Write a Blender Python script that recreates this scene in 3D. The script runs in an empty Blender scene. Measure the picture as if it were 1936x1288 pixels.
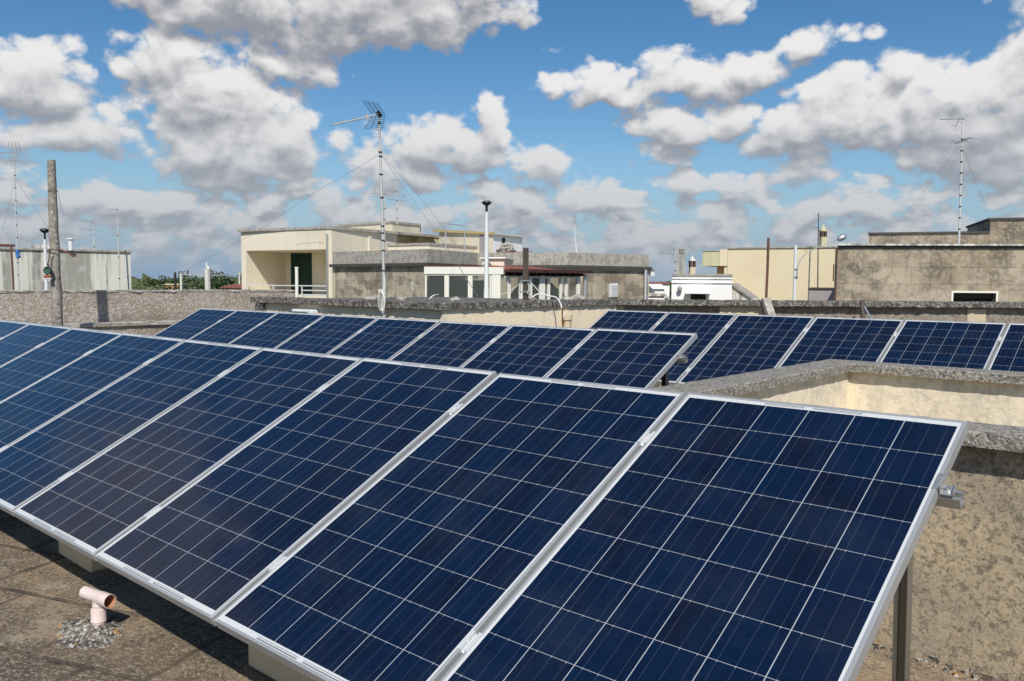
import bpy, bmesh, math, random
from mathutils import Vector, Matrix
R = math.radians
C = bpy.context.scene.collection
sc = bpy.context.scene

# ------------------------------------------------------------------ camera, sky, sun, exposure
FPX, YAW, PIT, ROL = 1595.8, -0.7325, -0.0700, 0.0072       # focal length in photo pixels, then radians
cyw, syw, cpt, spt = math.cos(YAW), math.sin(YAW), math.cos(PIT), math.sin(PIT)
FW = Vector((syw*cpt, cyw*cpt, spt)); RT0 = Vector((cyw, -syw, 0)); UP0 = RT0.cross(FW)
RT = math.cos(ROL)*RT0 + math.sin(ROL)*UP0; UPV = -math.sin(ROL)*RT0 + math.cos(ROL)*UP0
cam = bpy.data.cameras.new('camera'); co = bpy.data.objects.new('camera', cam); C.objects.link(co)
co.matrix_world = Matrix(((RT.x, UPV.x, -FW.x, 0), (RT.y, UPV.y, -FW.y, 0), (RT.z, UPV.z, -FW.z, 0), (0, 0, 0, 1)))
cam.sensor_width = 36; cam.lens = FPX/1936*36; cam.clip_start = .05; cam.clip_end = 20000
sc.camera = co
SUN = Vector((.68, -.72, 1.0)).normalized()
EL = math.asin(SUN.z)
sl = bpy.data.lights.new('sun', 'SUN'); sl.energy = 4.4; sl.angle = R(.5); sl.color = (1, .955, .88)
so = bpy.data.objects.new('sun', sl); C.objects.link(so); so.rotation_euler = SUN.to_track_quat('Z', 'Y').to_euler()
sc.view_settings.view_transform = 'Standard'; sc.view_settings.look = 'None'
sc.view_settings.exposure = 0; sc.view_settings.gamma = 1
sc.render.resolution_x = 1024; sc.render.resolution_y = 681

def ray(px, py): return FW + RT*((px-968)/FPX) + UPV*((644-py)/FPX)
def atz(px, py, z): d = ray(px, py); return d*(z/d.z)
def aty(px, py, y): d = ray(px, py); return d*(y/d.y)
def atx(px, py, x): d = ray(px, py); return d*(x/d.x)
def atd(px, py, D): return ray(px, py)*D
def gp(px, D, z=0):
    p = atd(px, 531, D); return Vector((p.x, p.y, z))

# ---- tiny expression language for node maths
class NT:
    def __init__(s, tree): s.t = tree; s.n = tree.nodes; s.l = tree.links
    def node(s, ty, **kw):
        n = s.n.new(ty)
        for k, v in kw.items(): setattr(n, k, v)
        return n
    def put(s, sock, v):
        if isinstance(v, E_): v = v.s
        if isinstance(v, bpy.types.NodeSocket): s.l.new(v, sock)
        elif v is not None: sock.default_value = v
    def m(s, op, *a, clamp=False):
        n = s.node('ShaderNodeMath', operation=op, use_clamp=clamp)
        for i, v in enumerate(a): s.put(n.inputs[i], v)
        return E_(s, n.outputs[0])
    def sep(s, vec):
        n = s.node('ShaderNodeSeparateXYZ'); s.put(n.inputs[0], vec)
        return [E_(s, o) for o in n.outputs]
    def comb(s, x, y, z):
        n = s.node('ShaderNodeCombineXYZ')
        for i, v in enumerate((x, y, z)): s.put(n.inputs[i], v)
        return n.outputs[0]
    def vm(s, op, a, b=None):
        n = s.node('ShaderNodeVectorMath', operation=op); s.put(n.inputs[0], a)
        if b is not None: s.put(n.inputs[1], b)
        return n.outputs['Value'] if op in ('LENGTH', 'DOT_PRODUCT') else n.outputs[0]
    def noise(s, vec, scale, detail=4, rough=.55, dist=0):
        n = s.node('ShaderNodeTexNoise'); s.put(n.inputs['Vector'], vec)
        n.inputs['Scale'].default_value = scale; n.inputs['Detail'].default_value = detail
        n.inputs['Roughness'].default_value = rough; n.inputs['Distortion'].default_value = dist
        return E_(s, n.outputs[0])
    def ramp(s, v, lo, hi, a=0., b=1., smooth=True):
        n = s.node('ShaderNodeMapRange'); n.interpolation_type = 'SMOOTHSTEP' if smooth else 'LINEAR'; n.clamp = True
        for i, x in enumerate((v, lo, hi, a, b)): s.put(n.inputs[i], x)
        return E_(s, n.outputs[0])
    def mix(s, f, a, b):
        n = s.node('ShaderNodeMix', data_type='RGBA'); s.put(n.inputs[0], f)
        for k, v in ((6, a), (7, b)):
            if isinstance(v, (tuple, list)): v = (*v[:3], 1)
            s.put(n.inputs[k], v)
        return n.outputs[2]
class E_:
    def __init__(s, nt, sock): s.nt = nt; s.s = sock
    def __add__(s, o): return s.nt.m('ADD', s, o)
    def __radd__(s, o): return s.nt.m('ADD', o, s)
    def __sub__(s, o): return s.nt.m('SUBTRACT', s, o)
    def __rsub__(s, o): return s.nt.m('SUBTRACT', o, s)
    def __mul__(s, o): return s.nt.m('MULTIPLY', s, o)
    __rmul__ = __mul__
    def __truediv__(s, o): return s.nt.m('DIVIDE', s, o)
    def gt(s, o): return s.nt.m('GREATER_THAN', s, o)
    def lt(s, o): return s.nt.m('LESS_THAN', s, o)
    def floor(s): return s.nt.m('FLOOR', s)
    def fract(s): return s.nt.m('FRACT', s)
    def abs(s): return s.nt.m('ABSOLUTE', s)

# ---- world: Nishita sky with cumulus clouds laid out by compass bearing and elevation
w = bpy.data.worlds.new('World'); sc.world = w; w.use_nodes = True
W = NT(w.node_tree); W.n.clear()
# px x, px y, radius x, radius y, weight  (bearings read off the photograph)
CLOUDS = [(600, -20, 260, 95, 2.0), (780, -5, 130, 62, 1.5), (430, -10, 120, 50, 1.2), (30, 150, 100, 75, 1.2), (90, 180, 60, 60, 1), (160, 258, 100, 48, 1), (50, 255, 120, 50, 1),
 (285, 60, 50, 55, 1), (330, 125, 85, 78, 1.2), (405, 205, 110, 80, 1.4), (505, 215, 70, 60, 1), (455, 285, 150, 64, 1.6), (585, 245, 42, 45, 1),
 (280, 222, 60, 42, .9), (440, 335, 140, 45, 1.1), (520, 110, 120, 50, 1), (620, 372, 60, 30, .9), (850, 282, 125, 62, 1.4), (805, 255, 60, 40, 1),
 (930, 240, 55, 55, 1.1), (925, 198, 26, 26, .8), (760, 335, 115, 48, 1.1), (1035, 312, 55, 52, 1.1), (1090, 372, 110, 48, 1),
 (1110, 172, 88, 46, 1.3), (1215, 190, 90, 36, 1.1), (1300, 160, 120, 50, 1.2), (1420, 130, 95, 46, 1.1), (1525, 92, 65, 36, 1), (1625, 68, 60, 26, .8),
 (1310, 238, 110, 46, 1.2), (1270, 292, 85, 34, 1), (1390, 230, 52, 42, 1), (1350, 5, 62, 55, 1), (1020, 100, 80, 14, .6),
 (1590, 245, 110, 62, 1.7), (1640, 190, 80, 58, 1.2), (1690, 150, 48, 50, 1), (1525, 302, 80, 44, 1),
 (1780, 300, 120, 60, 1.1), (1850, 222, 115, 80, 1.8), (1880, 290, 130, 60, 1.4), (1925, 120, 55, 95, 1.2), (1935, 60, 40, 50, 1), (1890, 330, 100, 48, 1),
 (1410, 362, 80, 42, 1), (1300, 352, 90, 38, 1), (2200, 100, 250, 190, 1)]
def azel(px, py):
    d = ray(px, py).normalized(); return math.atan2(d.x, d.y), math.asin(d.z)
g = bpy.data.node_groups.new('cloud_density', 'ShaderNodeTree')
g.interface.new_socket('Vector', in_out='INPUT', socket_type='NodeSocketVector')
g.interface.new_socket('Density', in_out='OUTPUT', socket_type='NodeSocketFloat')
g.interface.new_socket('Core', in_out='OUTPUT', socket_type='NodeSocketFloat')
G = NT(g); gi = G.node('NodeGroupInput'); go = G.node('NodeGroupOutput')
dv = G.vm('NORMALIZE', gi.outputs[0]); dx, dy, dz = G.sep(dv)
az = G.m('ARCTAN2', dx, dy); el = G.m('ARCSINE', dz)
wv = G.comb(dx, dy, dz*1.35)
wn = G.node('ShaderNodeTexNoise'); G.put(wn.inputs['Vector'], wv); wn.inputs['Scale'].default_value = 9; wn.inputs['Detail'].default_value = 2
_, wy, wz = G.sep(wn.outputs['Color'])
azw = az + (wy - .5)*.085; elw = el + (wz - .5)*.06
acc = None
for (px, py, rx, ry, k) in CLOUDS + [(None, (R(-92), R(27.5)), 240, 190, 1.25)]:
    a0, e0 = azel(px, py) if px is not None else py
    a = rx/FPX*1.25; b = ry/FPX*1.22
    ex = (azw - a0)*(1/a); ey = (elw - e0)*(1/b)
    ey = G.m('MAXIMUM', ey, ey*-1.35)
    v = k - (ex*ex + ey*ey)
    acc = v if acc is None else G.m('SMOOTH_MAX', acc, v, .22)
low = G.ramp(el, .09, .165, .85, -.9, False) + (G.noise(G.comb(dx, dy, dz*2.2), 17, 3, .55) - .5)*2.6
far = (G.noise(G.comb(dx, dy, dz*1.3), 2.6, 1, .5) - .5)*3.2 - G.ramp(dy*.742 - dx*.667, .2, .7, .25, 1.3)
acc = G.m('SMOOTH_MAX', acc, low, .3); acc = G.m('SMOOTH_MAX', acc, far, .2)
raw = acc; acc = G.m('MAXIMUM', acc, -1.2); acc = G.m('MINIMUM', acc, 1.2)
fb = G.noise(wv, 20, 9, .64, .2)
vo = G.node('ShaderNodeTexVoronoi'); G.put(vo.inputs['Vector'], G.vm('ADD', wv, G.comb((wy-.5)*.05, (wz-.5)*.05, 0)))
vo.inputs['Scale'].default_value = 30; vo.inputs['Detail'].default_value = 1.5; vo.inputs['Roughness'].default_value = .6
dens = acc + (fb - .47)*2.15 + (.38 - E_(G, vo.outputs['Distance']))*.8
G.put(go.inputs[0], dens); G.put(go.inputs[1], raw)
tc = W.node('ShaderNodeTexCoord'); d0 = W.vm('NORMALIZE', tc.outputs['Generated'])
def dn(off):
    n = W.node('ShaderNodeGroup'); n.node_tree = g
    W.put(n.inputs[0], W.vm('ADD', d0, off) if off else d0); return E_(W, n.outputs[0]), E_(W, n.outputs[1])
(D0, A0), (D1, A1) = dn(None), dn((.007, -.002, .017))
_, _, ez = W.sep(d0)
alpha = W.ramp(D0, -.06, .52)
lit = .53 + (D0-D1)*.50 + (A0-A1)*.62 - W.ramp(ez, .30, .38, 0, .55)
lit = W.m('SUBTRACT', lit, W.ramp(D0, .5, 1.8, 0, .22), clamp=True)
col = W.mix(W.ramp(lit, .0, .95), (3.0, 3.12, 3.5), (8.6, 8.45, 8.3))
col = W.mix(W.ramp(ez, .0, .24, .72, 0.), col, (3.5, 3.95, 4.6))        # air between: far clouds lose contrast
sky = W.node('ShaderNodeTexSky', sky_type='NISHITA', sun_disc=False, sun_elevation=EL, sun_rotation=math.atan2(SUN.x, SUN.y))
sky.air_density = 1.0; sky.dust_density = .4; sky.ozone_density = 2.2; sky.altitude = 50
hs = W.node('ShaderNodeHueSaturation'); hs.inputs['Saturation'].default_value = 1.32; hs.inputs['Value'].default_value = .97
W.put(hs.inputs['Color'], sky.outputs[0])
base = W.mix(W.ramp(ez, -.02, .17, .95, 0.), hs.outputs[0], (2.1, 3.4, 5.2))
alpha = alpha*W.ramp(ez, .005, .045, .35, .97)
fin = W.mix(alpha, base, col)
bg = W.node('ShaderNodeBackground'); bg.inputs[1].default_value = .1; W.put(bg.inputs[0], fin)
wo = W.node('ShaderNodeOutputWorld'); W.l.new(bg.outputs[0], wo.inputs[0])
w.cycles.sampling_method = 'NONE'

# ------------------------------------------------------------------ mesh helpers
class MB:
    def __init__(s): s.v = []; s.f = []
    def add(s, vs, fs):
        o = len(s.v); s.v += [Vector(v) for v in vs]; s.f += [tuple(i+o for i in f) for f in fs]; return s
    def box(s, x0, x1, y0, y1, z0, z1):
        vs = [(x, y, z) for z in (z0, z1) for y in (y0, y1) for x in (x0, x1)]
        return s.add(vs, [(0, 2, 3, 1), (4, 5, 7, 6), (0, 1, 5, 4), (2, 6, 7, 3), (0, 4, 6, 2), (1, 3, 7, 5)])
    def prism(s, fp, z0, z1):
        n = len(fp); ar = sum(fp[i][0]*fp[(i+1) % n][1]-fp[(i+1) % n][0]*fp[i][1] for i in range(n))
        if ar < 0: fp = fp[::-1]
        zt = z1 if isinstance(z1, (list, tuple)) else [z1]*n
        if ar < 0 and isinstance(z1, (list, tuple)): zt = zt[::-1]
        vs = [(p[0], p[1], z0) for p in fp] + [(p[0], p[1], zt[i]) for i, p in enumerate(fp)]
        return s.add(vs, [tuple(range(n-1, -1, -1)), tuple(range(n, 2*n))] + [(i, (i+1) % n, (i+1) % n+n, i+n) for i in range(n)])
    def beam(s, p0, p1, wd, ht, up=(0, 0, 1)):
        p0 = Vector(p0); p1 = Vector(p1); d = (p1-p0).normalized(); sd = d.cross(Vector(up)).normalized(); u = sd.cross(d)
        vs = [p+sd*a*wd/2+u*b*ht/2 for p in (p0, p1) for a, b in ((-1, -1), (1, -1), (1, 1), (-1, 1))]
        return s.add(vs, [(0, 3, 2, 1), (4, 5, 6, 7)] + [(i, (i+1) % 4, (i+1) % 4+4, i+4) for i in range(4)][::1])
    def path(s, pts, r, n=8, cap=True):
        pts = [Vector(p) for p in pts]; rs = r if isinstance(r, (list, tuple)) else [r]*len(pts)
        o = len(s.v); pv = None
        for i, p in enumerate(pts):
            d = (pts[min(i+1, len(pts)-1)]-pts[max(i-1, 0)]).normalized()
            if pv is None: a = d.orthogonal().normalized()
            else: a = (pv - d*pv.dot(d)).normalized()
            pv = a; b = d.cross(a)
            s.v += [p+(a*math.cos(2*math.pi*k/n)+b*math.sin(2*math.pi*k/n))*rs[i] for k in range(n)]
        for i in range(len(pts)-1):
            for k in range(n):
                k2 = (k+1) % n; s.f.append((o+i*n+k, o+i*n+k2, o+(i+1)*n+k2, o+(i+1)*n+k))
        if cap:
            s.f.append(tuple(o+k for k in range(n-1, -1, -1))); e = o+(len(pts)-1)*n; s.f.append(tuple(e+k for k in range(n)))
        return s
    def lathe(s, c, prof, n=16):       # prof: (r, z) list upward
        c = Vector(c); o = len(s.v)
        for r, z in prof: s.v += [c+Vector((r*math.cos(2*math.pi*k/n), r*math.sin(2*math.pi*k/n), z)) for k in range(n)]
        for i in range(len(prof)-1):
            for k in range(n):
                k2 = (k+1) % n; s.f.append((o+i*n+k, o+i*n+k2, o+(i+1)*n+k2, o+(i+1)*n+k))
        s.f.append(tuple(o+k for k in range(n-1, -1, -1))); e = o+(len(prof)-1)*n; s.f.append(tuple(e+k for k in range(n)))
        return s
    def build(s, name, mat, parent=None, smooth=False, bevel=0, origin=None):
        off = Vector((0, 0, 0))
        if origin is not None: off = Vector(origin)
        elif parent is not None:
            q = parent
            while q is not None: off += q.location; q = q.parent
        me = bpy.data.meshes.new(name); me.from_pydata([tuple(v-off) for v in s.v], [], s.f)
        if bevel:
            bm = bmesh.new(); bm.from_mesh(me)
            bmesh.ops.bevel(bm, geom=bm.edges[:], offset=bevel, segments=1, affect='EDGES'); bm.to_mesh(me); bm.free()
        if smooth:
            for p in me.polygons: p.use_smooth = True
            try: me.set_sharp_from_angle(angle=R(40))
            except Exception: pass
        me.materials.append(mat); o = bpy.data.objects.new(name, me); C.objects.link(o)
        if parent is not None: o.parent = parent
        elif origin is not None: o.location = off
        return o
def thing(name, label, cat, loc=(0, 0, 0), group=None):
    o = bpy.data.objects.new(name, None); C.objects.link(o); o.location = loc; o['label'] = label; o['category'] = cat
    o.empty_display_size = .1
    if group: o['group'] = group
    return o
def tag(o, label=None, cat=None, group=None, kind=None):
    if label: o['label'] = label
    if cat: o['category'] = cat
    if group: o['group'] = group
    if kind: o['kind'] = kind
    return o

class Wall:                            # a vertical facade plane between two ground points; d > 0 is toward the viewer
    def __init__(s, P, Q):
        s.P = Vector((P[0], P[1], 0)); q = Vector((Q[0], Q[1], 0)); s.L = (q-s.P).length; s.d = (q-s.P).normalized()
        s.n = Vector((s.d.y, -s.d.x, 0))
        if s.n.dot(-s.P) < 0: s.n = -s.n
    def hit(s, px, py, off=0):
        r = ray(px, py); return r*((s.P+s.n*off).dot(s.n)/r.dot(s.n))
    def t(s, px, off=0): return (s.hit(px, 531, off)-s.P).dot(s.d)
    def z(s, px, py, off=0): return s.hit(px, py, off).z
    def pt(s, t, z, off=0): return s.P+s.d*t+s.n*off+Vector((0, 0, z))
    def box(s, mb, t0, t1, z0, z1, d0, d1):
        vs = [s.pt(t, z, d) for z in (z0, z1) for d in (d0, d1) for t in (t0, t1)]
        fl = s.d.cross(s.n).z < 0
        fs = [(0, 2, 3, 1), (4, 5, 7, 6), (0, 1, 5, 4), (2, 6, 7, 3), (0, 4, 6, 2), (1, 3, 7, 5)]
        if fl: fs = [f[::-1] for f in fs]
        mb.add(vs, fs)
    def pbox(s, mb, px0, px1, pyt, pyb, d0, d1):      # box from picture bearings of its edges
        m = (px0+px1)/2; s.box(mb, s.t(px0, d1), s.t(px1, d1), s.z(m, pyb, d1), s.z(m, pyt, d1), d0, d1)
    def sheet(s, mb, t0, t1, z0, z1, th, holes=()):
        ts = sorted({t0, t1, *[h[0] for h in holes], *[h[1] for h in holes]}); zs = sorted({z0, z1, *[h[2] for h in holes], *[h[3] for h in holes]})
        for a, b in zip(ts, ts[1:]):
            for c, d in zip(zs, zs[1:]):
                if a < t0 or b > t1 or c < z0 or d > z1: continue
                m, n = (a+b)/2, (c+d)/2
                if any(h[0] < m < h[1] and h[2] < n < h[3] for h in holes): continue
                s.box(mb, a, b, c, d, -th, 0)

# ------------------------------------------------------------------ materials
def mat_new(name):
    m = bpy.data.materials.new(name); m.use_nodes = True; T = NT(m.node_tree)
    bs = m.node_tree.nodes['Principled BSDF']; return m, T, bs
def surf(name, base, layers=(), rough=.85, bump=0, bscale=60, metal=0, spec=.3, brick=None, bdist=.01):
    """layers: (scale, (sx,sy,sz), lo, hi, colour, strength[, detail])"""
    m, T, bs = mat_new(name)
    geo = T.node('ShaderNodeNewGeometry'); pos = geo.outputs['Position']
    c = (*base, 1)
    for i, L in enumerate(layers):
        sc_, st, lo, hi, colr, k = L[:6]; det = L[6] if len(L) > 6 else 5
        v = T.vm('MULTIPLY', T.vm('ADD', pos, (3.1*i+.7, 1.7*i, 5.3*i)), st)
        f = T.ramp(T.noise(v, sc_, det, .6), lo, hi, 0, k)
        c = T.mix(f, c, colr)
    x, y, z = T.sep(pos)
    if brick:
        bw, bh, bc, bk = brick
        b = T.node('ShaderNodeTexBrick'); T.put(b.inputs['Vector'], T.comb(x*.75+y*.66, z, 0))
        b.inputs['Color1'].default_value = (1, 1, 1, 1); b.inputs['Color2'].default_value = (.84, .84, .84, 1); b.inputs['Mortar'].default_value = (*bc, 1)
        b.inputs['Scale'].default_value = 1; b.inputs['Brick Width'].default_value = bw; b.inputs['Row Height'].default_value = bh
        b.inputs['Mortar Size'].default_value = .012; b.inputs['Mortar Smooth'].default_value = .4
        mm = T.node('ShaderNodeMix', data_type='RGBA', blend_type='MULTIPLY'); T.put(mm.inputs[0], bk); T.put(mm.inputs[6], c); T.put(mm.inputs[7], b.outputs[0]); c = mm.outputs[2]
    T.put(bs.inputs['Base Color'], c)
    bs.inputs['Roughness'].default_value = rough; bs.inputs['Metallic'].default_value = metal; bs.inputs['Specular IOR Level'].default_value = spec
    if bump:
        bn = T.node('ShaderNodeBump'); bn.inputs['Strength'].default_value = bump; bn.inputs['Distance'].default_value = bdist
        T.put(bn.inputs['Height'], T.noise(pos, bscale, 5, .6)); T.l.new(bn.outputs[0], bs.inputs['Normal'])
    return m
one = (1, 1, 1); vs_ = (6, 6, .5)
M = {}
M['cream'] = surf('cream_plaster', (.60, .50, .34), [(1.2, one, .45, .75, (.42, .36, .26), .45), (5, vs_, .55, .8, (.36, .31, .23), .25), (14, one, .55, .75, (.68, .60, .45), .4)], bump=.25, bscale=45)
M['cream_dirty'] = surf('dirty_cream_plaster', (.52, .42, .275), [(1.1, one, .42, .60, (.36, .295, .20), .7), (2.6, one, .45, .60, (.33, .28, .21), .7), (1.4, one, .5, .64, (.60, .49, .33), .6), (45, one, .48, .62, (.22, .185, .14), .6), (36, one, .51, .63, (.13, .11, .085), .7), (85, one, .55, .65, (.64, .55, .40), .35), (75, one, .57, .65, (.09, .078, .065), .65), (1.0, (1, 1, .3), .55, .7, (.40, .36, .29), .5)], bump=.5, bscale=70, bdist=.006)
M['stain'] = surf('stained_block_plaster', (.40, .34, .255), [(.45, one, .42, .60, (.62, .54, .41), .85), (1.3, (1, 1, 1.6), .47, .60, (.19, .155, .115), .8), (1.6, (3, 3, .3), .52, .64, (.15, .125, .10), .6), (3, vs_, .5, .7, (.22, .18, .14), .5), (12, one, .5, .7, (.50, .44, .35), .3)], bump=.3, bscale=20, brick=(.9, .5, (.62, .6, .58), .7))
M['bld_cream'] = surf('pale_building_plaster', (.78, .70, .55), [(.5, (3, 3, .25), .50, .72, (.56, .50, .39), .3), (.35, one, .45, .7, (.60, .53, .39), .5), (.8, vs_, .52, .76, (.48, .43, .33), .25), (4, one, .55, .75, (.72, .68, .56), .4)], bump=.2, bscale=10)
M['bld_cream2'] = surf('greenish_cream_plaster', (.72, .64, .48), [(.5, (3, 3, .3), .48, .70, (.50, .45, .35), .4), (.5, one, .45, .65, (.42, .40, .28), .6), (1.0, vs_, .5, .75, (.42, .38, .28), .3), (4, one, .55, .75, (.70, .66, .54), .4)])
M['streak'] = surf('rain_streaked_plaster', (.66, .64, .57), [(.5, one, .4, .7, (.55, .53, .46), .6), (.55, (3.4, 3.4, .2), .46, .60, (.24, .23, .20), .8), (1.6, (3, 3, .15), .50, .62, (.17, .16, .14), .7), (3, one, .5, .7, (.62, .61, .56), .4)], bump=.2, bscale=10)
M['yellow'] = surf('pale_yellow_plaster', (.74, .64, .43), [(.4, one, .45, .7, (.66, .55, .34), .5), (1.3, vs_, .52, .75, (.60, .50, .32), .3)])
M['yellow2'] = surf('mossy_yellow_plaster', (.60, .55, .34), [(.8, vs_, .45, .7, (.44, .42, .25), .5)])
M['white'] = surf('white_plaster', (.86, .85, .82), [(.8, one, .5, .75, (.70, .68, .63), .35), (3, vs_, .55, .75, (.62, .60, .55), .2)])
M['grey_bld'] = surf('grey_weathered_blockwork', (.32, .255, .175), [(1.1, (3, 3, .3), .50, .62, (.15, .125, .10), .65), (.35, one, .42, .6, (.52, .44, .325), .7), (.8, (1, 1, 1.5), .46, .62, (.15, .125, .095), .8), (3, one, .5, .66, (.17, .145, .12), .5), (8, one, .48, .66, (.52, .46, .37), .5)], bump=.5, bscale=12, brick=(1.2, .55, (.5, .48, .45), .75), bdist=.03)
M['coping'] = surf('lichen_covered_concrete', (.29, .265, .22), [(24, one, .46, .56, (.12, .105, .09), .7), (48, one, .5, .58, (.44, .41, .35), .7), (75, one, .53, .61, (.05, .045, .04), .8), (6, one, .55, .7, (.30, .24, .14), .5), (95, one, .57, .63, (.62, .60, .54), .7)], bump=.9, bscale=55, bdist=.012)
M['coping_dark'] = surf('black_weathered_concrete', (.16, .145, .125), [(14, one, .46, .56, (.05, .045, .04), .8), (30, one, .53, .6, (.40, .38, .34), .75), (60, one, .55, .62, (.03, .028, .026), .8), (70, one, .6, .66, (.62, .6, .56), .7)], bump=.9, bscale=45, bdist=.015)
M['coping_mid'] = surf('grey_lichen_concrete', (.46, .42, .36), [(5, one, .45, .6, (.26, .24, .205), .7), (20, one, .5, .6, (.17, .155, .13), .6), (30, one, .54, .62, (.52, .50, .46), .6)], bump=.7, bscale=30, bdist=.02)
M['pebble'] = surf('pebbledash', (.30, .265, .215), [(14, one, .45, .6, (.13, .105, .08), .7), (22, one, .5, .6, (.40, .36, .30), .55), (3, one, .45, .65, (.24, .19, .14), .5), (40, one, .55, .62, (.10, .08, .06), .55)], bump=.9, bscale=35, bdist=.02)
M['pebble_w'] = surf('pale_pebbledash', (.48, .42, .34), [(1.0, one, .42, .62, (.34, .27, .20), .7), (.9, (3, 3, .3), .52, .68, (.26, .21, .16), .5), (16, one, .46, .58, (.33, .27, .21), .6), (30, one, .50, .6, (.70, .66, .60), .6), (48, one, .52, .6, (.22, .18, .14), .6), (.7, (1, 1, 2), .52, .7, (.22, .175, .13), .6)], bump=.9, bscale=30, bdist=.02)
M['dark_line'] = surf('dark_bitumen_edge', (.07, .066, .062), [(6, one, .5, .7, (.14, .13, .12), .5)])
M['concrete'] = surf('pale_concrete_block', (.74, .56, .33), [(6, one, .45, .7, (.60, .45, .26), .5), (40, one, .5, .7, (.68, .58, .42), .4)], bump=.3, bscale=80, bdist=.004)  # cream blocks; extra warmth in the colour stands in for bounced light
M['pole'] = surf('weathered_concrete_pole', (.27, .24, .20), [(9, one, .45, .6, (.15, .13, .11), .7), (30, one, .55, .63, (.55, .53, .48), .7), (5, (1, 1, .4), .5, .7, (.38, .35, .29), .6), (14, one, .62, .7, (.40, .27, .08), .6)], bump=.7, bscale=60)
M['wood'] = surf('old_timber', (.11, .09, .07), [(12, (4, 4, .4), .45, .65, (.05, .04, .033), .7)], bump=.6, bscale=40)
M['rust'] = surf('rusty_steel', (.16, .075, .05), [(20, one, .45, .6, (.07, .035, .025), .7)], rough=.8)
M['iron'] = surf('black_iron', (.035, .033, .033), [], rough=.6)
M['galv'] = surf('galvanised_steel', (.62, .62, .60), [(30, one, .4, .6, (.5, .5, .48), .5)], rough=.38, metal=.75)
M['alu'] = surf('anodised_aluminium', (.50, .505, .50), [(3, one, .45, .6, (.44, .445, .44), .5)], rough=.45, metal=.45, spec=.5)
M['clampm'] = surf('bright_aluminium_clamp', (.80, .80, .78), [], rough=.35, metal=.35, spec=.5)
M['alu_dull'] = surf('mill_aluminium', (.60, .60, .58), [(8, one, .45, .6, (.50, .50, .48), .5)], rough=.4, metal=.8)
M['legmetal'] = surf('dull_galvanised_profile', (.33, .31, .27), [(8, (1, 1, .3), .45, .6, (.22, .20, .17), .6)], rough=.42, metal=.7)
M['mast'] = surf('grey_white_mast', (.52, .52, .49), [(14, (1, 1, .5), .5, .65, (.45, .44, .42), .5)], rough=.5, metal=.2)
M['white_paint'] = surf('white_paint', (.66, .67, .66), [(4, one, .5, .7, (.72, .73, .74), .3)], rough=.45)
M['frame_white'] = surf('ivory_window_frame', (.80, .78, .68), [(4, one, .5, .7, (.68, .66, .56), .3)], rough=.5)
M['black'] = surf('black_tape', (.02, .02, .02), [], rough=.6)
M['green_lamp'] = surf('green_lamp_plastic', (.02, .055, .045), [], rough=.35)
M['shutter'] = surf('dark_green_shutter', (.012, .045, .035), [], rough=.5)
M['dark'] = surf('dark_interior', (.03, .028, .026), [])
M['interior'] = surf('interior_plaster', (.40, .38, .28), [(1, one, .45, .6, (.25, .24, .18), .5)])
M['tile_red'] = surf('red_roof_tiles', (.26, .085, .06), [(4, one, .45, .6, (.25, .09, .06), .5)])
M['brown'] = surf('dark_brown_fascia', (.060, .030, .024), [(4, one, .45, .6, (.04, .02, .016), .5)], rough=.5)
M['yellow_edge'] = surf('ochre_fascia', (.50, .38, .17), [(3, one, .45, .6, (.40, .31, .15), .5)])
M['corr'] = surf('corrugated_sheet', (.62, .62, .58), [(3, one, .45, .6, (.5, .5, .46), .5)], rough=.5)
M['mauve'] = surf('grey_mauve_render', (.36, .32, .32), [(1, one, .45, .6, (.31, .28, .28), .5)])
M['pvc'] = surf('sun_bleached_pvc', (.72, .60, .56), [(8, one, .45, .65, (.64, .50, .45), .5), (3, (1, 1, .3), .52, .66, (.50, .42, .36), .5), (60, one, .6, .7, (.5, .4, .36), .4)], rough=.5)
M['pvc_in'] = surf('orange_pvc_inside', (.48, .22, .12), [(9, one, .5, .7, (.45, .2, .1), .4)], rough=.5)
M['mortar'] = surf('lichen_mortar', (.20, .17, .135), [(30, one, .48, .58, (.60, .57, .50), .8), (14, one, .46, .56, (.07, .055, .045), .85), (14, one, .60, .64, (.55, .30, .06), .9), (60, one, .52, .6, (.70, .68, .63), .7), (45, one, .56, .62, (.07, .06, .05), .7)], bump=1, bscale=60, bdist=.02)
M['cable'] = surf('white_cable', (.75, .75, .70), [], rough=.5)
M['wire'] = surf('grey_wire', (.28, .28, .28), [], rough=.5)
M['leaf'] = surf('olive_foliage', (.085, .11, .045), [(.5, one, .4, .65, (.16, .18, .085), .7), (3, one, .5, .65, (.045, .07, .022), .6)], rough=.7)
M['leaf_dark'] = surf('pine_foliage', (.035, .06, .022), [(.7, one, .4, .65, (.06, .085, .03), .7)], rough=.7)
M['bark'] = surf('bark', (.10, .08, .06), [(4, one, .45, .6, (.06, .05, .04), .5)])
M['orange_house'] = surf('orange_render', (.55, .30, .15), [(1, one, .45, .6, (.50, .34, .2), .5)])
M['red_plastic'] = surf('faded_red_plastic', (.28, .09, .06), [], rough=.5)
M['green_plastic'] = surf('green_rubber', (.03, .12, .07), [], rough=.5)
M['blue_plastic'] = surf('blue_plastic', (.05, .16, .40), [], rough=.5)

def glass_mat():
    m, T, bs = mat_new('window_glass')
    bs.inputs['Base Color'].default_value = (.10, .12, .11, 1); bs.inputs['Roughness'].default_value = .05; bs.inputs['Alpha'].default_value = .35
    bs.inputs['Specular IOR Level'].default_value = .6
    return m
M['glass'] = glass_mat()

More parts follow.
